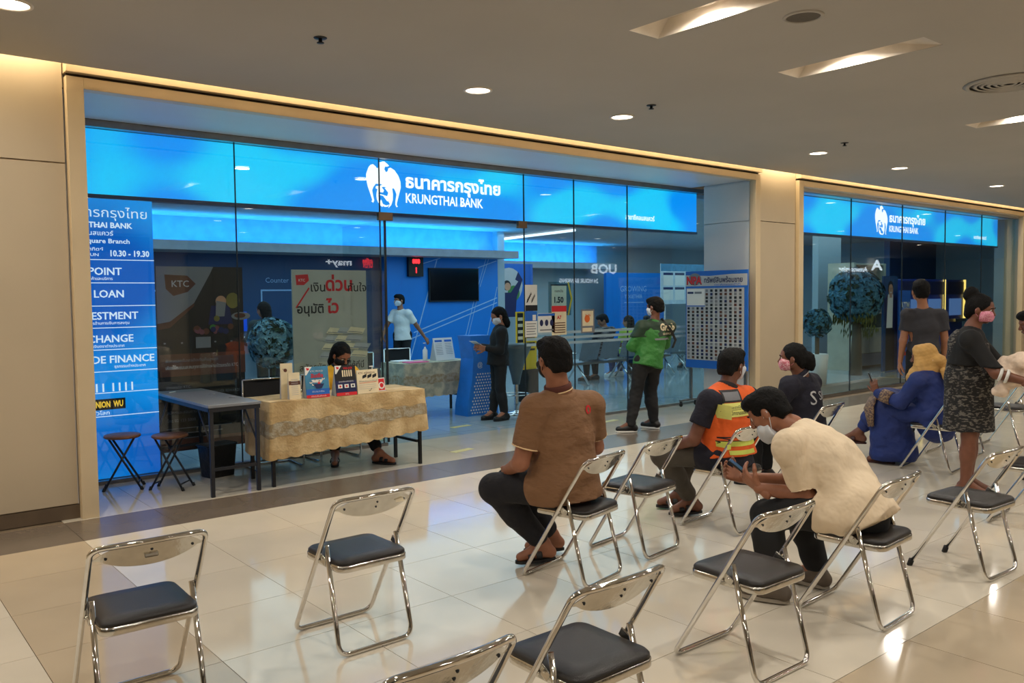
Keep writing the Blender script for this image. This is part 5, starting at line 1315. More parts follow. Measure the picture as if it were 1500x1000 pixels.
    # shoes
    if shoes:
        kind, sm, sm2 = shoes
        for s_ in ('L', 'R'):
            he, to, A = J['_h' + s_], J['_t' + s_], J['A' + s_]; fd = unit(to - he); sd = unit(np.cross(fd, (0, 0, 1)))
            if kind == 'none': continue
            Vs = Vol(np.minimum(he, to) - .09, np.maximum(he, to) + .12, .006)
            if kind == 'shoe':
                Vs.cone(he, to, .040, .034, .02); Vs.cone(A - (0, 0, .02), he + (to - he) * .5, .043, .032, .03); Vs.cone(A + (0, 0, .0), he, .045, .036, .02)
                zl = min(he[2], to[2]) - .03; Vs.cut((0, 0, max(zl, .018)), (0, 0, -1)); Vs.cut(A + (0, 0, .005), (0, 0, 1)); o = pr('shoe', [Vs], sm)
            z = max(0.0, min(he[2], to[2]) - .026) ; pts = []
            for t_ in np.linspace(0, 2 * pi, 22, endpoint=False):
                L = np.linalg.norm((to - he)[:2]) / 2 + .035; f2 = unit((fd[0], fd[1], 0)); s2 = np.array([f2[1], -f2[0], 0]); m_ = (he + to) / 2
                wd = .040 + .010 * math.cos(t_); c_ = math.cos(t_); pts.append((m_ + f2 * L * (abs(c_) ** .8 * np.sign(c_)) + s2 * wd * math.sin(t_) - org)[:2])
            b = MB(); n_ = len(pts); z0_ = max(0.0, z - .012); z1_ = z0_ + (.02 if kind == 'shoe' else .018)
            vs = [(p[0], p[1], z0_ + .001) for p in pts] + [(p[0], p[1], z1_) for p in pts]
            b.add(vs, [list(range(n_))[::-1], [n_ + i for i in range(n_)]] + [(i, (i + 1) % n_, n_ + (i + 1) % n_, n_ + i) for i in range(n_)], sm2 or sm); b.build('sole', body)
            if kind == 'sandal':
                m_ = he + (to - he) * .70; up = .034; b = MB()
                f2 = unit((fd[0], fd[1], 0)); s2 = np.array([f2[1], -f2[0], 0])
                for off in (0, .05):
                    c0 = m_ - f2 * off - org; r_ = .036 + off * .12
                    b.tube([tuple(c0 + s2 * r_ * math.cos(a) * 1.12 + np.array([0, 0, -.012 + (r_ * .95 + off * .25) * math.sin(a)])) for a in np.linspace(0, pi, 9)], [(.004, .02)] * 9, sm, 8, flat=(0, 0, 1))
                b.build('strap', body)
    body['_q'] = 0; del body['_q']
    return body, shirt_o, org, J, q

def bvh(o): 
    me = o.data; return BVHTree.FromPolygons([v.co.copy() for v in me.vertices], [list(p.vertices) for p in me.polygons])
def project(o, org_parent, P, c, u, v, d, name, parent, off=.003):
    """lay flat print P (2-D) onto the cloth of o: c centre in world, d = direction of travel"""
    T_ = bvh(o); u = Vector(u).normalized(); v = Vector(v).normalized(); d = Vector(d).normalized(); c = Vector(c) - Vector(org_parent)
    new = []; last = None
    for p in P.mb.v:
        s = c + u * p[0] + v * p[1] - d * .5; hit = T_.ray_cast(s, d, 1.5)
        if hit[0] is None: q_ = c + u * p[0] + v * p[1] if last is None else c + u * p[0] + v * p[1] + d * (last - c).dot(d)
        else: q_ = hit[0]; last = q_
        new.append(tuple(q_ - d * (off + p[2] * 2)))
    P.mb.v = new; P.mb.sm = [False] * len(P.mb.f)
    return P.mb.build(name, parent)
def gridrect(P, x0, y0, x1, y1, m, n=14, k=6):
    P.z += .0004; z = P.z; b = P.mb
    b.add([(x0 + (x1 - x0) * i / n, y0 + (y1 - y0) * j / k, z) for i in range(n + 1) for j in range(k + 1)], [(i * (k + 1) + j, (i + 1) * (k + 1) + j, (i + 1) * (k + 1) + j + 1, i * (k + 1) + j + 1) for i in range(n) for j in range(k)], m)
    return P
# ------------------------------------------------------------------ the people in the mall
brown_sh = mat('brown_polo_cloth', (128, 92, 62), .8, var=.05, scale=8, bump=.8, bscale=7, bdist=.035, stretch=(1, 1, 1.8)); dark_tr = mat('dark_navy_trousers', (20, 20, 27), .85, bump=.8, bscale=8, bdist=.03)
black_tr = mat('black_trousers', (16, 17, 20), .85); grey_tr = mat('grey_trousers', (72, 66, 58), .85, bump=.8, bscale=8, bdist=.03)
white_sh = mat('cream_white_tshirt', (228, 208, 178), .85, var=.03, bump=.9, bscale=6, bdist=.04, stretch=(1.6, 1, 1)); navy_sh = mat('navy_polo_cloth', (22, 22, 38), .85, bump=.8, bscale=8, bdist=.03)
orange_v = mat('orange_vest', (222, 92, 24), .75, var=.05, bump=.8, bscale=7, bdist=.03); m_white = mat('white_mask', (210, 215, 222), .8); m_black = mat('black_mask', (18, 18, 20), .8)
m_pink = mat('pink_mask', (214, 120, 150), .8, rgb2=(232, 170, 188), scale=120, lo=.45, hi=.55); m_pinkw = mat('pink_white_mask', (214, 110, 130), .8, rgb2=(236, 190, 196), scale=90, lo=.45, hi=.55)
cream = mat('cream_piping', (228, 196, 150), .7)

# man in the brown polo, seated, seen from behind
body, sh, og, J, q = person('seated man in a brown polo shirt with black sandals, seen from behind',
    dict(P=(3.40, 3.63, .545), C=(3.38, 3.66, .87), N=(3.35, 3.64, 1.115), H=(3.325, 3.65, 1.285), F=(.18, .97, -.12), B=(0, 1, 0), SL=(3.165, 3.63, 1.015), SR=(3.60, 3.62, .99), EL=(3.09, 3.68, .70), ER=(3.70, 3.68, .72),
         WL=(3.16, 3.88, .62), WR=(3.50, 3.95, .62), KL=(3.12, 3.96, .505), KR=(3.34, 4.08, .49), AL=(3.42, 3.86, .125), AR=(3.60, 3.98, .125), HX=(.9, .3, 0), FL=(-.85, .35, 0), FR=(-.75, .5, 0)),
    skin=skin1, hair='short', hs=1.06, w=1.18, h=.008, shirt=brown_sh, sleeve=.72, hem=.09, trousers=dark_tr, leg_to=.86, mask=m_black, shoes=('sandal', black, rubber), collar=(mat('brown_collar', (88, 44, 34), .8), cream), amp=.004, seed=3, loose=1.1, tw=1.14, fold_f=9)
P = Print(); P.disc(0, 0, .022, p_red, 18, ry=.027); P.disc(0, .0, .010, brown_sh, 14, ry=.016); P.poly([(-.006, -.03), (.006, -.03), (.0, -.012)], brown_sh); project(sh, og, P, (3.49, 3.45, .985), (1, 0, 0), (0, 0, 1), (0, 1, 0), 'chest_emblem', body)
b = MB()
for s_ in ('L', 'R'):
    S, E = J['S' + s_], J['E' + s_]; c = S + (E - S) * .71; ax = unit(E - S); u = unit(np.cross(ax, (0, 0, 1) if abs(ax[2]) < .9 else (1, 0, 0))); w_ = np.cross(ax, u)
    b = MB(); b.tube([tuple(c + (u * math.cos(t) + w_ * math.sin(t)) * .0755 - og) for t in np.linspace(0, 2 * pi, 20, endpoint=False)], .0045, cream, 6, True)
    b.build('cuff_stripe', body)

# man in the orange vest, seated
body, sh, og, J, q = person('seated man in an orange safety vest over a navy shirt, one leg tucked back',
    dict(P=(4.98, 3.64, .53), C=(4.98, 3.67, .80), N=(5.01, 3.66, .99), H=(5.07, 3.66, 1.145), F=(.97, -.02, -.08), B=(.1, .99, 0), SL=(4.80, 3.66, .91), SR=(5.22, 3.63, .90), EL=(4.71, 3.72, .64), ER=(5.28, 3.74, .64),
         WL=(4.72, 3.94, .555), WR=(5.08, 4.0, .56), KL=(4.72, 4.02, .49), KR=(5.10, 4.10, .49), AL=(5.02, 3.98, .12), AR=(5.10, 4.16, .12), HX=(.95, .2, 0), FL=(-.85, .5, 0), FR=(-.7, .7, 0)),
    skin=skin2, hair='short', hs=.98, w=1.06, h=.008, shirt=navy_sh, sleeve=.62, hem=.10, trousers=grey_tr, leg_to=.84, mask=m_white, shoes=('sandal', black, rubber), collar=(mat('vest_collar', (36, 28, 30), .8), cream), amp=.004, seed=5, tw=1.08)
V = Vol(og + (-.4, -.4, .3), og + (.4, .4, 1.2), .008); P_, C_, N_ = J['P'], J['C'], J['N']; sp = unit(C_ - P_); Bv = unit(np.cross(sp, unit(J['SR'] - J['SL']))); w = 1.06 * 1.08; e = .030
V.cone(P_ - sp * .1, P_ + sp * .06, .138 * w + .078, .132 * w + .056, .05, (Bv, .88)); V.cone(P_ + sp * .04, C_, .130 * w + e + .01, .152 * w + e + .004, .05, (Bv, .74)); V.cone(C_ - sp * .02, C_ * .45 + N_ * .55, .152 * w + e + .004, .092 * w + e, .05, (Bv, .74))
for s_ in ('L', 'R'): V.cone(C_ * .3 + N_ * .7 - sp * .03, N_ + (J['S' + s_] - N_) * .85, .062 * w + e * .7, .05 * w + e * .7, .04); V.ell(J['S' + s_] + unit((J['S' + s_] - C_) * (1, 1, 0)) * .065 - sp * .07, (.05, .09, .12), None, .02, 's')
V.cut(P_ - sp * .02, -sp); V.cone(N_, J['H'] - (0, 0, .05), .066, .068, .008, None, 's')
vest = sdf_obj('safety_vest', [V], orange_v, body, og, .004, 5, 14)
bd = (.0, 1, 0); uu = (1, 0, 0)
ly = mat('pale_yellow_panel', (222, 220, 120), .6); rf = mat('lime_reflective_band', (206, 214, 96), .4)
P = Print(); gridrect(P, -.16, .0, .17, .095, ly); P.text('วินมอเตอร์ไซค์', 0, .056, .018, p_black, 'c', .01, width=.15); P.text('สำนักงานเขตพื้นที่', .03, .014, .026, p_black, 'c', .01, width=.22); gridrect(P, -.15, .047, .05, .050, p_black, 8, 1)
project(vest, og, P, (4.93, 3.45, .80), uu, (0, 0, 1), bd, 'name_panel', body)
P = Print(); gridrect(P, -.085, 0, .09, .085, p_black); gridrect(P, -.068, .012, .073, .07, p_grey); project(vest, og, P, (4.93, 3.45, .90), uu, (0, 0, 1), bd, 'card_pocket', body)
P = Print(); gridrect(P, -.21, 0, .21, .034, rf, 20, 2); gridrect(P, -.21, .034, .21, .040, p_black, 20, 1); project(vest, og, P, (4.93, 3.45, .602), uu, (0, 0, 1), bd, 'reflective_band', body)
P = Print(); gridrect(P, -.10, 0, .12, .03, rf, 12, 2); project(vest, og, P, (4.93, 3.45, .545), uu, (0, 0, 1), bd, 'reflective_band', body)
P = Print(); gridrect(P, -.20, 0, .20, .008, p_black, 20, 1); project(vest, og, P, (4.93, 3.45, .66), uu, (0, 0, 1), bd, 'vest_seam', body)

# man in the white t-shirt bending over his phone
body, sh, og, J, q = person('seated man in a cream white t-shirt bending forward over a phone',
    dict(P=(4.14, 2.20, .53), C=(4.12, 2.37, .77), N=(4.07, 2.55, .93), H=(4.01, 2.665, 1.005), F=(-.30, .74, -.60), U=(-.10, .52, .80), B=(-.1, .7, -.6), SL=(3.90, 2.46, .85), SR=(4.28, 2.52, .84), EL=(3.97, 2.40, .595), ER=(4.24, 2.66, .585),
         WL=(3.84, 2.60, .62), WR=(3.99, 2.82, .62), KL=(3.90, 2.60, .475), KR=(4.24, 2.62, .475), AL=(3.90, 2.54, .115), AR=(4.28, 2.52, .115), HX=(1, .05, 0), FL=(-.3, .9, 0), FR=(0, 1, 0)),
    skin=skin1, hair='short', hs=1.03, w=1.12, h=.008, shirt=white_sh, sleeve=.86, hem=.09, shirt_e=.020, trousers=black_tr, leg_to=.93, mask=m_white, mask_down=True, shoes=('shoe', mat('taupe_shoe', (96, 84, 72), .7), mat('grey_sole', (150, 140, 126), .6)), eyes=True, amp=.012, seed=8, fold_f=7,
    hands=dict(L=dict(D=(-.15, .8, .55), N=(.75, .1, .5), side=-1, curl=.9, s=1.0), R=dict(D=(-.75, .4, .35), N=(-.5, -.6, .5), side=1, curl=.9, s=1.0)))
t = empty('phone', (3.86, 2.73, .70), 0, 'black smartphone held by the man in the white t-shirt', 'phone')
rotp = Matrix.Rotation(math.radians(30), 3, 'Z') @ Matrix.Rotation(math.radians(38), 3, 'X')
MB().box((0, 0, 0), (.075, .155, .009), black, rotp, .003).build('case', t); MB().box(rotp @ Vector((0, 0, .0052)), (.068, .145, .001), mat('phone_screen', (60, 66, 74), .12), rotp).build('screen', t)

# woman in the navy polo
body, sh, og, J, q = person('seated woman in a navy polo shirt with pale lettering and a pink striped mask',
    dict(P=(6.40, 3.86, .53), C=(6.36, 3.88, .80), N=(6.30, 3.87, .985), H=(6.25, 3.92, 1.12), F=(-.50, .86, -.08), B=(-.1, .99, 0), SL=(6.13, 3.86, .905), SR=(6.52, 3.90, .90), EL=(6.06, 3.97, .66), ER=(6.56, 4.08, .66), WL=(6.08, 4.16, .6), WR=(6.36, 4.3, .6),
         KL=(6.24, 4.30, .49), KR=(6.46, 4.34, .49), AL=(6.24, 4.26, .1), AR=(6.46, 4.3, .1), HX=(.95, .2, 0)), skin=skin2, hair='pony', hs=.98, w=1.03, shirt=navy_sh, sleeve=.8, hem=.1, trousers=black_tr, mask=m_pinkw, shoes=('shoe', black, None), collar=(navy_sh, mat('pale_stripe', (170, 165, 160), .7)), eyes=True, seed=9)
P = Print(); lt = mat('pale_grey_lettering', (190, 190, 192), .6); P.text('S', -.15, -.06, .12, lt, 'l'); P.text('SIGN', -.055, -.025, .075, lt, 'l', width=.22); P.text('SERVICE', .02, -.055, .02, lt, 'l'); project(sh, og, P, (6.42, 3.74, .80), (.97, .1, 0), (0, 0, 1), (-.1, .97, 0), 'back_lettering', body)

# woman in the blue dress and tan headscarf
blue_dr = mat('royal_blue_dress', (24, 46, 112), .7, var=.08, scale=6, bump=.9, bscale=5, bdist=.05); tan_sc = mat('tan_scarf', (204, 160, 92), .75, var=.08, scale=14, bump=.4, bscale=60); brocade = mat('gold_brocade', (88, 70, 70), .7, rgb2=(150, 124, 96), scale=60, lo=.45, hi=.55)
og_ = np.array([7.86, 3.60, 0])
body, sh, og, J, q = person('seated woman in a royal blue dress and tan headscarf holding a phone',
    dict(P=(8.03, 3.54, .53), C=(8.02, 3.58, .77), N=(8.01, 3.59, .925), H=(8.00, 3.64, 1.045), F=(-.30, .94, -.15), B=(-.1, .99, 0), SL=(7.83, 3.60, .84), SR=(8.20, 3.62, .84), EL=(7.78, 3.74, .63), ER=(8.22, 3.86, .64), WL=(7.80, 3.98, .70), WR=(8.02, 4.08, .68),
         KL=(7.93, 3.98, .52), KR=(8.08, 4.02, .60), AL=(7.96, 3.96, .10), AR=(7.98, 4.26, .26), HX=(1, .05, 0), FL=(-.3, .9, 0), FR=(-.3, .9, 0)), skin=skin2, hair='none', hs=.96, w=1.08, trousers=blue_dr, leg_to=.8, shoes=('sandal', mat('maroon_sandal', (60, 24, 24), .5), None), seed=12, amp=.006,
    skirt=dict(name='dress', mat=blue_dr, torso=True, sleeve=1.92, cones=[((8.03, 3.56, .575), (8.0, 3.98, .54), .135, .13, .05), ((7.95, 3.56, .56), (8.11, 3.56, .56), .12, .12, .04), ((8.0, 3.98, .52), (8.0, 3.96, .10), .15, .17, .06), ((8.05, 4.0, .60), (8.02, 4.14, .42), .12, .10, .06), ((8.0, 3.9, .45), (8.04, 3.84, .12), .13, .14, .08)], cuts=[((0, 0, .035), (0, 0, -1))]),
    hands=dict(L=dict(D=(-.1, .3, .9), N=(.8, .2, .1), side=1, curl=.9, s=.9), R='none'))
V = Vol(og + (-.4, -.4, .7), og + (.4, .4, 1.3), .006); F_ = unit((-.30, .94, 0)); S_, U_ = np.cross(F_, (0, 0, 1)), np.array((0, 0, 1)); RR = [S_, F_, U_]
V.ell(q(0, -.02, .02), (.098, .118, .112), RR, .02); V.cone(q(0, .0, -.06), q(0, .0, -.15), .085, .10, .04); V.ell(q(0, -.12, -.045), (.085, .075, .055), RR, .03)
V.cone(q(.02, -.14, -.08), q(.05, -.235, -.28), .06, .075, .04, (F_, .5)); V.cone(q(.02, -.23, -.22), q(.03, -.25, -.44), .055, .035, .03, (F_, .5)); V.cone(q(-.07, -.17, -.15), q(-.09, -.19, -.27), .03, .02, .02); V.cone(q(0, .0, -.13), q(0, .02, -.19), .12, .15, .04, None)
V.ell(q(0, .10, -.01), (.062, .07, .085), RR, .012, 's')
sc = sdf_obj('headscarf', [V], tan_sc, body, og, .006, 4, 26, (0, 0, 1)); b = MB().tube([tuple(A3(q(.075 * math.sin(a), -.06 - .06 * math.cos(a), -.035)) * 1.0 + (A3(q(0, 0, 0)) * 0) - og + unit(A3(q(.075 * math.sin(a), -.06 - .06 * math.cos(a), -.035)) - A3(q(0, -.03, -.035))) * .02) for a in np.linspace(-1.3, 1.3, 12)], .006, cream, 6); b.build('scarf_tie', sc)
b = MB(); c = J['EL'] + (J['WL'] - J['EL']) * .35; ax = unit(J['WL'] - J['EL']); u = unit(np.cross(ax, (0, 0, 1))); w_ = np.cross(ax, u)
b.tube([tuple(c + ax * d_ - og) for d_ in (-.0, .1)], .064, brocade, 16); b.build('sleeve_trim', body)
b = MB(); b.tube([tuple(A3(p) - og) for p in ((7.92, 4.08, .64), (7.86, 4.09, .54), (7.85, 4.06, .36))], [(.02, .085), (.03, .10), (.02, .05)], brocade, 14, flat=(-.7, .6, .2)); b.build('knee_trim', body)
t = empty('phone', (7.82, 4.05, .82), 0, 'dark phone held upright by the woman in the blue dress', 'phone'); rt = Matrix.Rotation(.6, 3, 'Z') @ Matrix.Rotation(1.2, 3, 'X'); MB().box((0, 0, 0), (.07, .14, .009), black, rt, .003).build('case', t); MB().box(rt @ Vector((0, 0, .005)), (.06, .13, .001), MATS['phone_screen'], rt).build('screen', t)

# standing woman holding a baby
pat = mat('patterned_dress', (22, 21, 22), .8, rgb2=(98, 93, 86), scale=44, lo=.53, hi=.58, stretch=(.7, .7, 1.6)); blk = mat('black_cardigan', (12, 12, 13), .85)
body, sh, og, J, q = person('standing woman with a hair bun, pink mask and patterned dress holding a baby',
    dict(P=(7.24, 2.92, .90), C=(7.23, 2.92, 1.18), N=(7.24, 2.90, 1.365), H=(7.255, 2.845, 1.51), F=(.16, -.96, -.22), B=(.37, -.93, 0), SL=(7.40, 2.96, 1.27), SR=(7.06, 2.84, 1.27), EL=(7.46, 2.76, 1.03), ER=(7.03, 2.64, 1.02), WL=(7.42, 2.54, .98), WR=(7.13, 2.42, .95),
         KL=(7.32, 2.93, .50), KR=(7.16, 2.88, .50), AL=(7.32, 2.95, .10), AR=(7.15, 2.90, .10), HX=(-.93, -.37, 0), FL=(.3, -.9, 0), FR=(.3, -.9, 0)), skin=skin2, hair='bun', hs=.97, w=1.02, shirt=blk, sleeve=1.35, hem=-.17, mask=m_pink, eyes=True, seed=14,
    shoes=('sandal', mat('brown_strap', (80, 50, 40), .6), None), hands=dict(L=dict(D=(-.1, -.9, .1), N=(0, 0, 1), side=-1, curl=.5, s=.95), R=dict(D=(.55, -.8, .1), N=(.5, .2, .8), side=1, curl=.7, s=.95)),
    skirt=dict(name='dress', mat=pat, torso=False, sleeve=0, cones=[((7.24, 2.93, 1.22), (7.24, 2.92, .95), .150, .172, .06), ((7.24, 2.92, .95), (7.24, 2.92, .48), .172, .188, .05)], cuts=[((0, 0, .525), (0, 0, -1)), ((7.24, 2.85, 1.27), (.15, -.40, .87))]))
b = MB()
for f_, rr_ in ((1.30, .062), (1.12, .062)):
    S, E, W_ = J['SR'], J['ER'], J['WR']; c = E + (W_ - E) * (f_ - 1); ax = unit(W_ - E); u = unit(np.cross(ax, (0, 0, 1))); w_ = np.cross(ax, u)
    b.tube([tuple(c + (u * math.cos(t_) + w_ * math.sin(t_)) * .050 - og) for t_ in np.linspace(0, 2 * pi, 18, endpoint=False)], [(.012, .005)] * 18, p_white, 6, True, flat=tuple(ax))
b.build('cuff_band', body)
blanket = mat('cream_blanket', (226, 204, 182), .85, var=.1, scale=14, bump=.4, bscale=60)
V = Vol((6.8, 2.1, .7), (7.7, 2.9, 1.35), .007); V.cone((7.20, 2.62, 1.03), (7.34, 2.36, 1.02), .11, .12, .04); V.ell((7.18, 2.52, 1.10), (.09, .09, .08), None, .03); V.cone((7.15, 2.56, .98), (7.10, 2.62, .90), .07, .05, .04); V.cone((7.10, 2.62, .88), (7.08, 2.66, .87), .04, .035, .03); V.ell((7.34, 2.34, 1.10), (.10, .10, .09), None, .03)
b = sdf_obj('baby_blanket', [V], blanket, None, (7.25, 2.50, .95), .008, 21, 20); b.location = (7.25, 2.50, .95); tag(b, 'baby bundled in a cream blanket held by the standing woman', 'baby')
V = Vol((7.25, 2.1, 1.0), (7.55, 2.45, 1.3), .006); V.ell((7.40, 2.28, 1.14), (.062, .06, .07), None, .01); V.cone((7.40, 2.225, 1.14), (7.40, 2.22, 1.135), .006, .008, .01)
sdf_obj('baby_head', [V], skin3, b, (7.25, 2.50, .95))
# person at the right edge
person('person in a tan top cut by the right edge beside the baby',
    dict(P=(8.30, 2.70, .84), C=(8.30, 2.70, 1.08), N=(8.26, 2.74, 1.24), H=(8.20, 2.80, 1.37), F=(-.6, .8, -.3), B=(-.5, .85, 0), SL=(8.14, 2.60, 1.16), SR=(8.44, 2.80, 1.16), EL=(8.08, 2.66, .93), ER=(8.44, 2.96, .93), WL=(8.10, 2.86, .95), WR=(8.28, 3.0, .95), KL=(8.22, 2.68, .47), KR=(8.38, 2.74, .47), AL=(8.22, 2.67, .1), AR=(8.38, 2.73, .1)),
    skin=skin2, hair='short', hs=.95, w=.98, shirt=mat('tan_top', (150, 128, 96), .8), sleeve=.7, trousers=black_tr, shoes=('shoe', black, None), seed=15, h=.010)

# man in the grey t-shirt, standing by the right window
body, sh, og, J, q = person('standing man in a dark grey t-shirt with his back turned, by the right shop window',
    dict(P=(9.46, 4.30, .97), C=(9.46, 4.30, 1.27), N=(9.45, 4.31, 1.49), H=(9.44, 4.33, 1.665), F=(.80, .60, -.05), B=(.75, .66, 0), SL=(9.35, 4.43, 1.40), SR=(9.57, 4.17, 1.40), EL=(9.32, 4.46, 1.12), ER=(9.60, 4.13, 1.12), WL=(9.38, 4.52, .88), WR=(9.66, 4.18, .88), KL=(9.40, 4.39, .52), KR=(9.52, 4.21, .52), AL=(9.38, 4.40, .1), AR=(9.54, 4.19, .1), HX=(.64, -.77, 0)),
    skin=skin3, hair='short', hs=1.02, w=.94, shirt=mat('charcoal_tshirt', (54, 54, 60), .85), sleeve=.62, hem=.08, trousers=black_tr, shoes=('shoe', black, None), seed=16)

# man in the green jacket
green = mat('green_jacket', (44, 116, 44), .6, var=.06, bump=.9, bscale=8, bdist=.035); dgreen = mat('dark_green_jacket', (22, 52, 34), .6)
body, sh, og, J, q = person('standing man in a two-tone green riding jacket with arms folded, before the glass',
    dict(P=(7.86, 6.90, .86), C=(7.93, 6.90, 1.14), N=(7.98, 6.90, 1.35), H=(7.99, 6.91, 1.51), F=(-.12, .97, -.15), B=(.3, .95, 0), SL=(7.80, 6.94, 1.265), SR=(8.16, 6.84, 1.265), EL=(7.70, 7.02, 1.03), ER=(8.26, 6.98, 1.04), WL=(7.92, 7.18, 1.08), WR=(8.08, 7.16, 1.02), KL=(7.70, 6.96, .46), KR=(7.98, 6.98, .46), AL=(7.56, 6.92, .11), AR=(7.98, 6.92, .11), HX=(.95, -.3, 0), FL=(-.7, .6, 0), FR=(-.2, .9, 0)),
    skin=skin2, hair='short', hs=1.0, w=1.0, shirt=green, sleeve=1.8, hem=.08, trousers=black_tr, leg_to=1.0, shirt_e=.022, mask=m_white, shoes=('shoe', black, p_white), seed=18, amp=.007, loose=1.2)
V = Vol(og + (-.45, -.4, 1.0), og + (.5, .5, 1.5), .008); P_, C_, N_ = J['P'], J['C'], J['N']; sp = unit(C_ - P_); Bv = unit(np.cross(sp, unit(J['SR'] - J['SL']))); e = .034
V.cone(P_ + sp * .04, C_, .128 + e, .15 + e, .05, (Bv, .72)); V.cone(C_ - sp * .02, C_ * .45 + N_ * .55, .15 + e, .085 + e, .05, (Bv, .74))
for s_ in ('L', 'R'): V.cone(C_ * .3 + N_ * .7 - sp * .03, J['S' + s_], .062 + e, .055 + e, .04); V.cone(J['S' + s_], J['S' + s_] + (J['E' + s_] - J['S' + s_]) * .55, .055 + e, .05 + e, .03)
V.cut((0, 0, 1.15), (0, 0, -1)); V.cone(N_, J['H'] - (0, 0, .05), .062, .066, .008, None, 's'); sdf_obj('jacket_yoke', [V], dgreen, body, og, .004, 18)
yk = [c for c in KIDS[body.name] if c.name.startswith('jacket_yoke')][0]
P = Print(); P.text('Grab', 0, 0, .085, p_cream, 'c', .05, width=.22); P.text('GRABBIKE', 0, -.055, .025, p_cream, 'c', .02, width=.16); project(yk, og, P, (8.05, 6.75, 1.225), (.95, -.3, 0), (0, 0, 1), (.3, .95, 0), 'back_lettering', body)
P = Print(); gridrect(P, -.13, 0, .17, .022, p_grey, 14, 1); project(sh, og, P, (7.98, 6.78, 1.11), (.95, -.3, 0), (-.1, 0, 1), (.3, .95, 0), 'reflective_tape', body)
b = MB(); pts = [A3(p) for p in ((8.02, 6.83, 1.37), (8.09, 6.735, 1.22), (8.18, 6.74, 1.10), (8.22, 6.82, 1.0))]; b.tube([tuple(p - og) for p in pts], [(.016, .004)] * 4, black, 8); b.build('shoulder_strap', body)

# booth woman in yellow behind the lace table
yel = mat('yellow_polo', (226, 174, 40), .8)
body, sh, og, J, q = person('seated woman in a yellow shirt and black mask behind the lace table, looking down',
    dict(P=(4.12, 7.95, .53), C=(4.13, 7.90, .79), N=(4.14, 7.84, .955), H=(4.155, 7.78, 1.08), F=(.05, -.80, -.60), U=(0, -.35, .9), B=(0, -1, 0), SL=(4.31, 7.86, .88), SR=(3.96, 7.86, .88), EL=(4.36, 7.72, .68), ER=(3.92, 7.70, .68), WL=(4.22, 7.52, .775), WR=(4.04, 7.50, .775), KL=(4.26, 7.62, .47), KR=(4.0, 7.70, .47), AL=(4.30, 7.32, .11), AR=(3.96, 7.60, .11), HX=(-1, 0, 0), FL=(.5, -.8, 0), FR=(-.5, -.85, 0)),
    skin=skin1, hair='bob', hs=1.0, w=.98, shirt=yel, sleeve=.7, trousers=black_tr, leg_to=.82, mask=m_black, eyes=True, shoes=('sandal', black, rubber), collar=(p_black, yel), seed=20)

# ------------------------------------------------------------------ the people in the bank
person('woman in a black suit standing inside the doorway reading a paper',
    dict(P=(7.07, 8.86, .84), C=(7.09, 8.86, 1.10), N=(7.12, 8.86, 1.28), H=(7.09, 8.88, 1.40), F=(-.88, .25, -.42), U=(-.35, .1, .92), B=(-.9, .4, 0), SL=(7.02, 8.72, 1.19), SR=(7.19, 9.0, 1.19), EL=(6.98, 8.70, .95), ER=(7.12, 9.04, .95), WL=(6.80, 8.78, .98), WR=(6.86, 8.98, 1.0), KL=(7.05, 8.80, .45), KR=(7.10, 8.94, .45), AL=(7.10, 8.78, .10), AR=(7.04, 8.96, .10), HX=(.3, .95, 0), FL=(-.95, .0, 0), FR=(-.95, .1, 0)),
    skin=skin1, hair='bob', hs=.95, w=.92, h=.010, shirt=blk, sleeve=1.9, hem=.10, trousers=black_tr, leg_to=.92, mask=m_white, shoes=('shoe', black, None), seed=22)
o = MB().box((0, 0, 0), (.21, .15, .003), p_white, Matrix.Rotation(.5, 3, 'Y')).build('paper_sheet'); o.location = (6.74, 8.87, 1.03); tag(o, 'white sheet of paper held by the woman in the black suit', 'paper')
person('man in a white polo shirt and face mask walking in front of the blue wall',
    dict(P=(9.02, 14.35, .93), C=(9.0, 14.35, 1.23), N=(8.98, 14.35, 1.44), H=(8.95, 14.35, 1.61), F=(-.97, -.15, -.05), B=(-.9, -.3, 0), SL=(9.05, 14.18, 1.36), SR=(8.93, 14.50, 1.36), EL=(9.25, 14.18, 1.10), ER=(8.78, 14.55, 1.12), WL=(9.42, 14.15, .86), WR=(8.66, 14.5, .92), KL=(9.02, 14.25, .5), KR=(8.94, 14.42, .5), AL=(9.08, 14.28, .1), AR=(8.88, 14.4, .1), HX=(-.65, .75, 0)),
    skin=skin1, hair='short', w=1.02, h=.011, shirt=p_white, sleeve=.7, trousers=black_tr, mask=m_white, eyes=True, shoes=('shoe', black, None), seed=23)
seated = lambda x, y, z, f, w=1.0: dict(P=(x, y, z - .70), C=(x, y + .02, z - .42), N=(x, y + .03, z - .24), H=(x + f[0] * .03, y + .05 + f[1] * .02, z - .11), F=f, B=(f[0] * .3, 1, 0), SL=(x - .19 * w, y + .02, z - .31), SR=(x + .19 * w, y + .02, z - .31), EL=(x - .22 * w, y + .1, z - .56), ER=(x + .22 * w, y + .1, z - .56),
    WL=(x - .14, y + .3, z - .62), WR=(x + .14, y + .3, z - .62), KL=(x - .11, y + .42, z - .76), KR=(x + .11, y + .42, z - .76), AL=(x - .12, y + .40, .1), AR=(x + .12, y + .40, .1))
strip = mat('striped_jacket', (24, 22, 28), .8, rgb2=(120, 112, 112), scale=5, lo=.5, hi=.54, stretch=(1, 1, 9)); 
person('seated person in a black, red and white striped jacket in the bank', seated(11.75, 11.40, 1.29, (-.8, .4, -.4)), skin=skin1, hair='short', h=.011, shirt=strip, sleeve=1.9, trousers=black_tr, shoes=('shoe', black, None), seed=24, w=1.05)
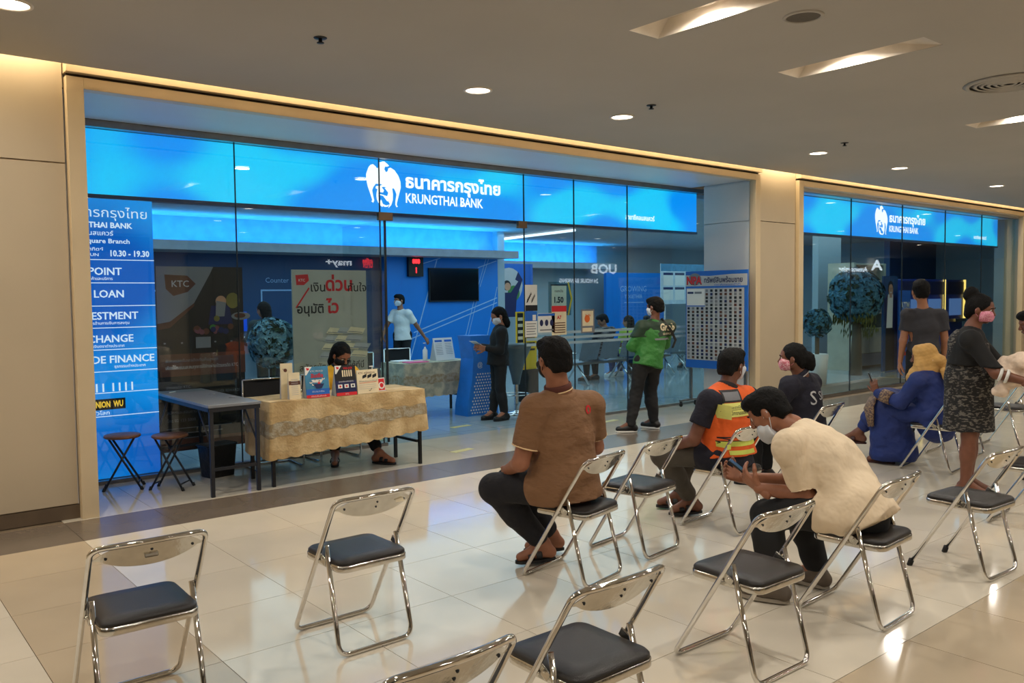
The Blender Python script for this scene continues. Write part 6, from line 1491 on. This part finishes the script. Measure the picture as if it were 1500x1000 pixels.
person('seated person in a yellow green top in the bank', seated(12.70, 11.62, 1.24, (-.3, .9, -.1)), skin=skin1, hair='bob', h=.011, shirt=mat('lime_top', (178, 206, 70), .8), sleeve=.8, trousers=mat('blue_jeans', (44, 62, 104), .8), shoes=('shoe', p_white, None), seed=25)
person('seated dark haired person beside the yellow green top in the bank', seated(13.35, 11.7, 1.22, (.5, .8, 0)), skin=skin1, hair='short', h=.012, shirt=mat('dull_blue_top', (60, 74, 100), .8), sleeve=.8, trousers=black_tr, shoes=('shoe', black, None), seed=26)
person('seated masked person in an olive top seen right of the green jacket man', seated(15.35, 12.0, 1.25, (-.9, -.3, 0)), skin=skin1, hair='short', h=.012, shirt=mat('olive_top', (124, 124, 72), .8), sleeve=.8, trousers=mat('patterned_trousers', (90, 110, 120), .8, rgb2=(170, 180, 180), scale=25, lo=.48, hi=.52), mask=m_black, shoes=('shoe', black, None), seed=27)
person('clerk in a dark grey top seen from behind at the service counter', dict(P=(5.35, 12.35, .92), C=(5.35, 12.36, 1.18), N=(5.34, 12.37, 1.36), H=(5.30, 12.4, 1.50), F=(-.3, .95, -.2), B=(0, 1, 0), SL=(5.14, 12.36, 1.27), SR=(5.56, 12.38, 1.27), EL=(5.06, 12.45, 1.02), ER=(5.66, 12.47, 1.02), WL=(5.12, 12.56, 1.10), WR=(5.58, 12.56, 1.10), KL=(5.25, 12.35, .5), KR=(5.45, 12.35, .5), AL=(5.25, 12.34, .1), AR=(5.45, 12.34, .1)),
    skin=skin1, hair='bob', h=.011, w=1.08, shirt=mat('dark_grey_top', (44, 54, 58), .8), sleeve=1.9, trousers=black_tr, shoes=('shoe', black, None), seed=28)
# yellow floor markers inside the doorway
ym = mat('yellow_floor_tape', (206, 196, 120), .3)
for k, (x, y, rz) in enumerate(((5.35, 7.35, .2), (6.35, 8.75, .1), (4.95, 8.55, .3), (8.05, 7.75, .1))):
    o = MB().box((0, 0, .0015), (.30, .09, .002), ym).build('floor_marker'); o.location = (x, y, 0.0); o.rotation_euler.z = rz
    tag(o, ['faded yellow floor marker in the doorway nearest the grey band', 'faded yellow floor marker just inside the doorway', 'faded yellow floor marker right of the lace table', 'faded yellow floor marker behind the green jacket man'][k], 'floor marker', 'yellow floor markers')
# objects report wants no unlabelled root
for o in list(SC.objects):
    if o.parent is None and o.type in ('MESH', 'EMPTY') and 'kind' not in o and 'label' not in o: print('UNLABELLED', o.name)
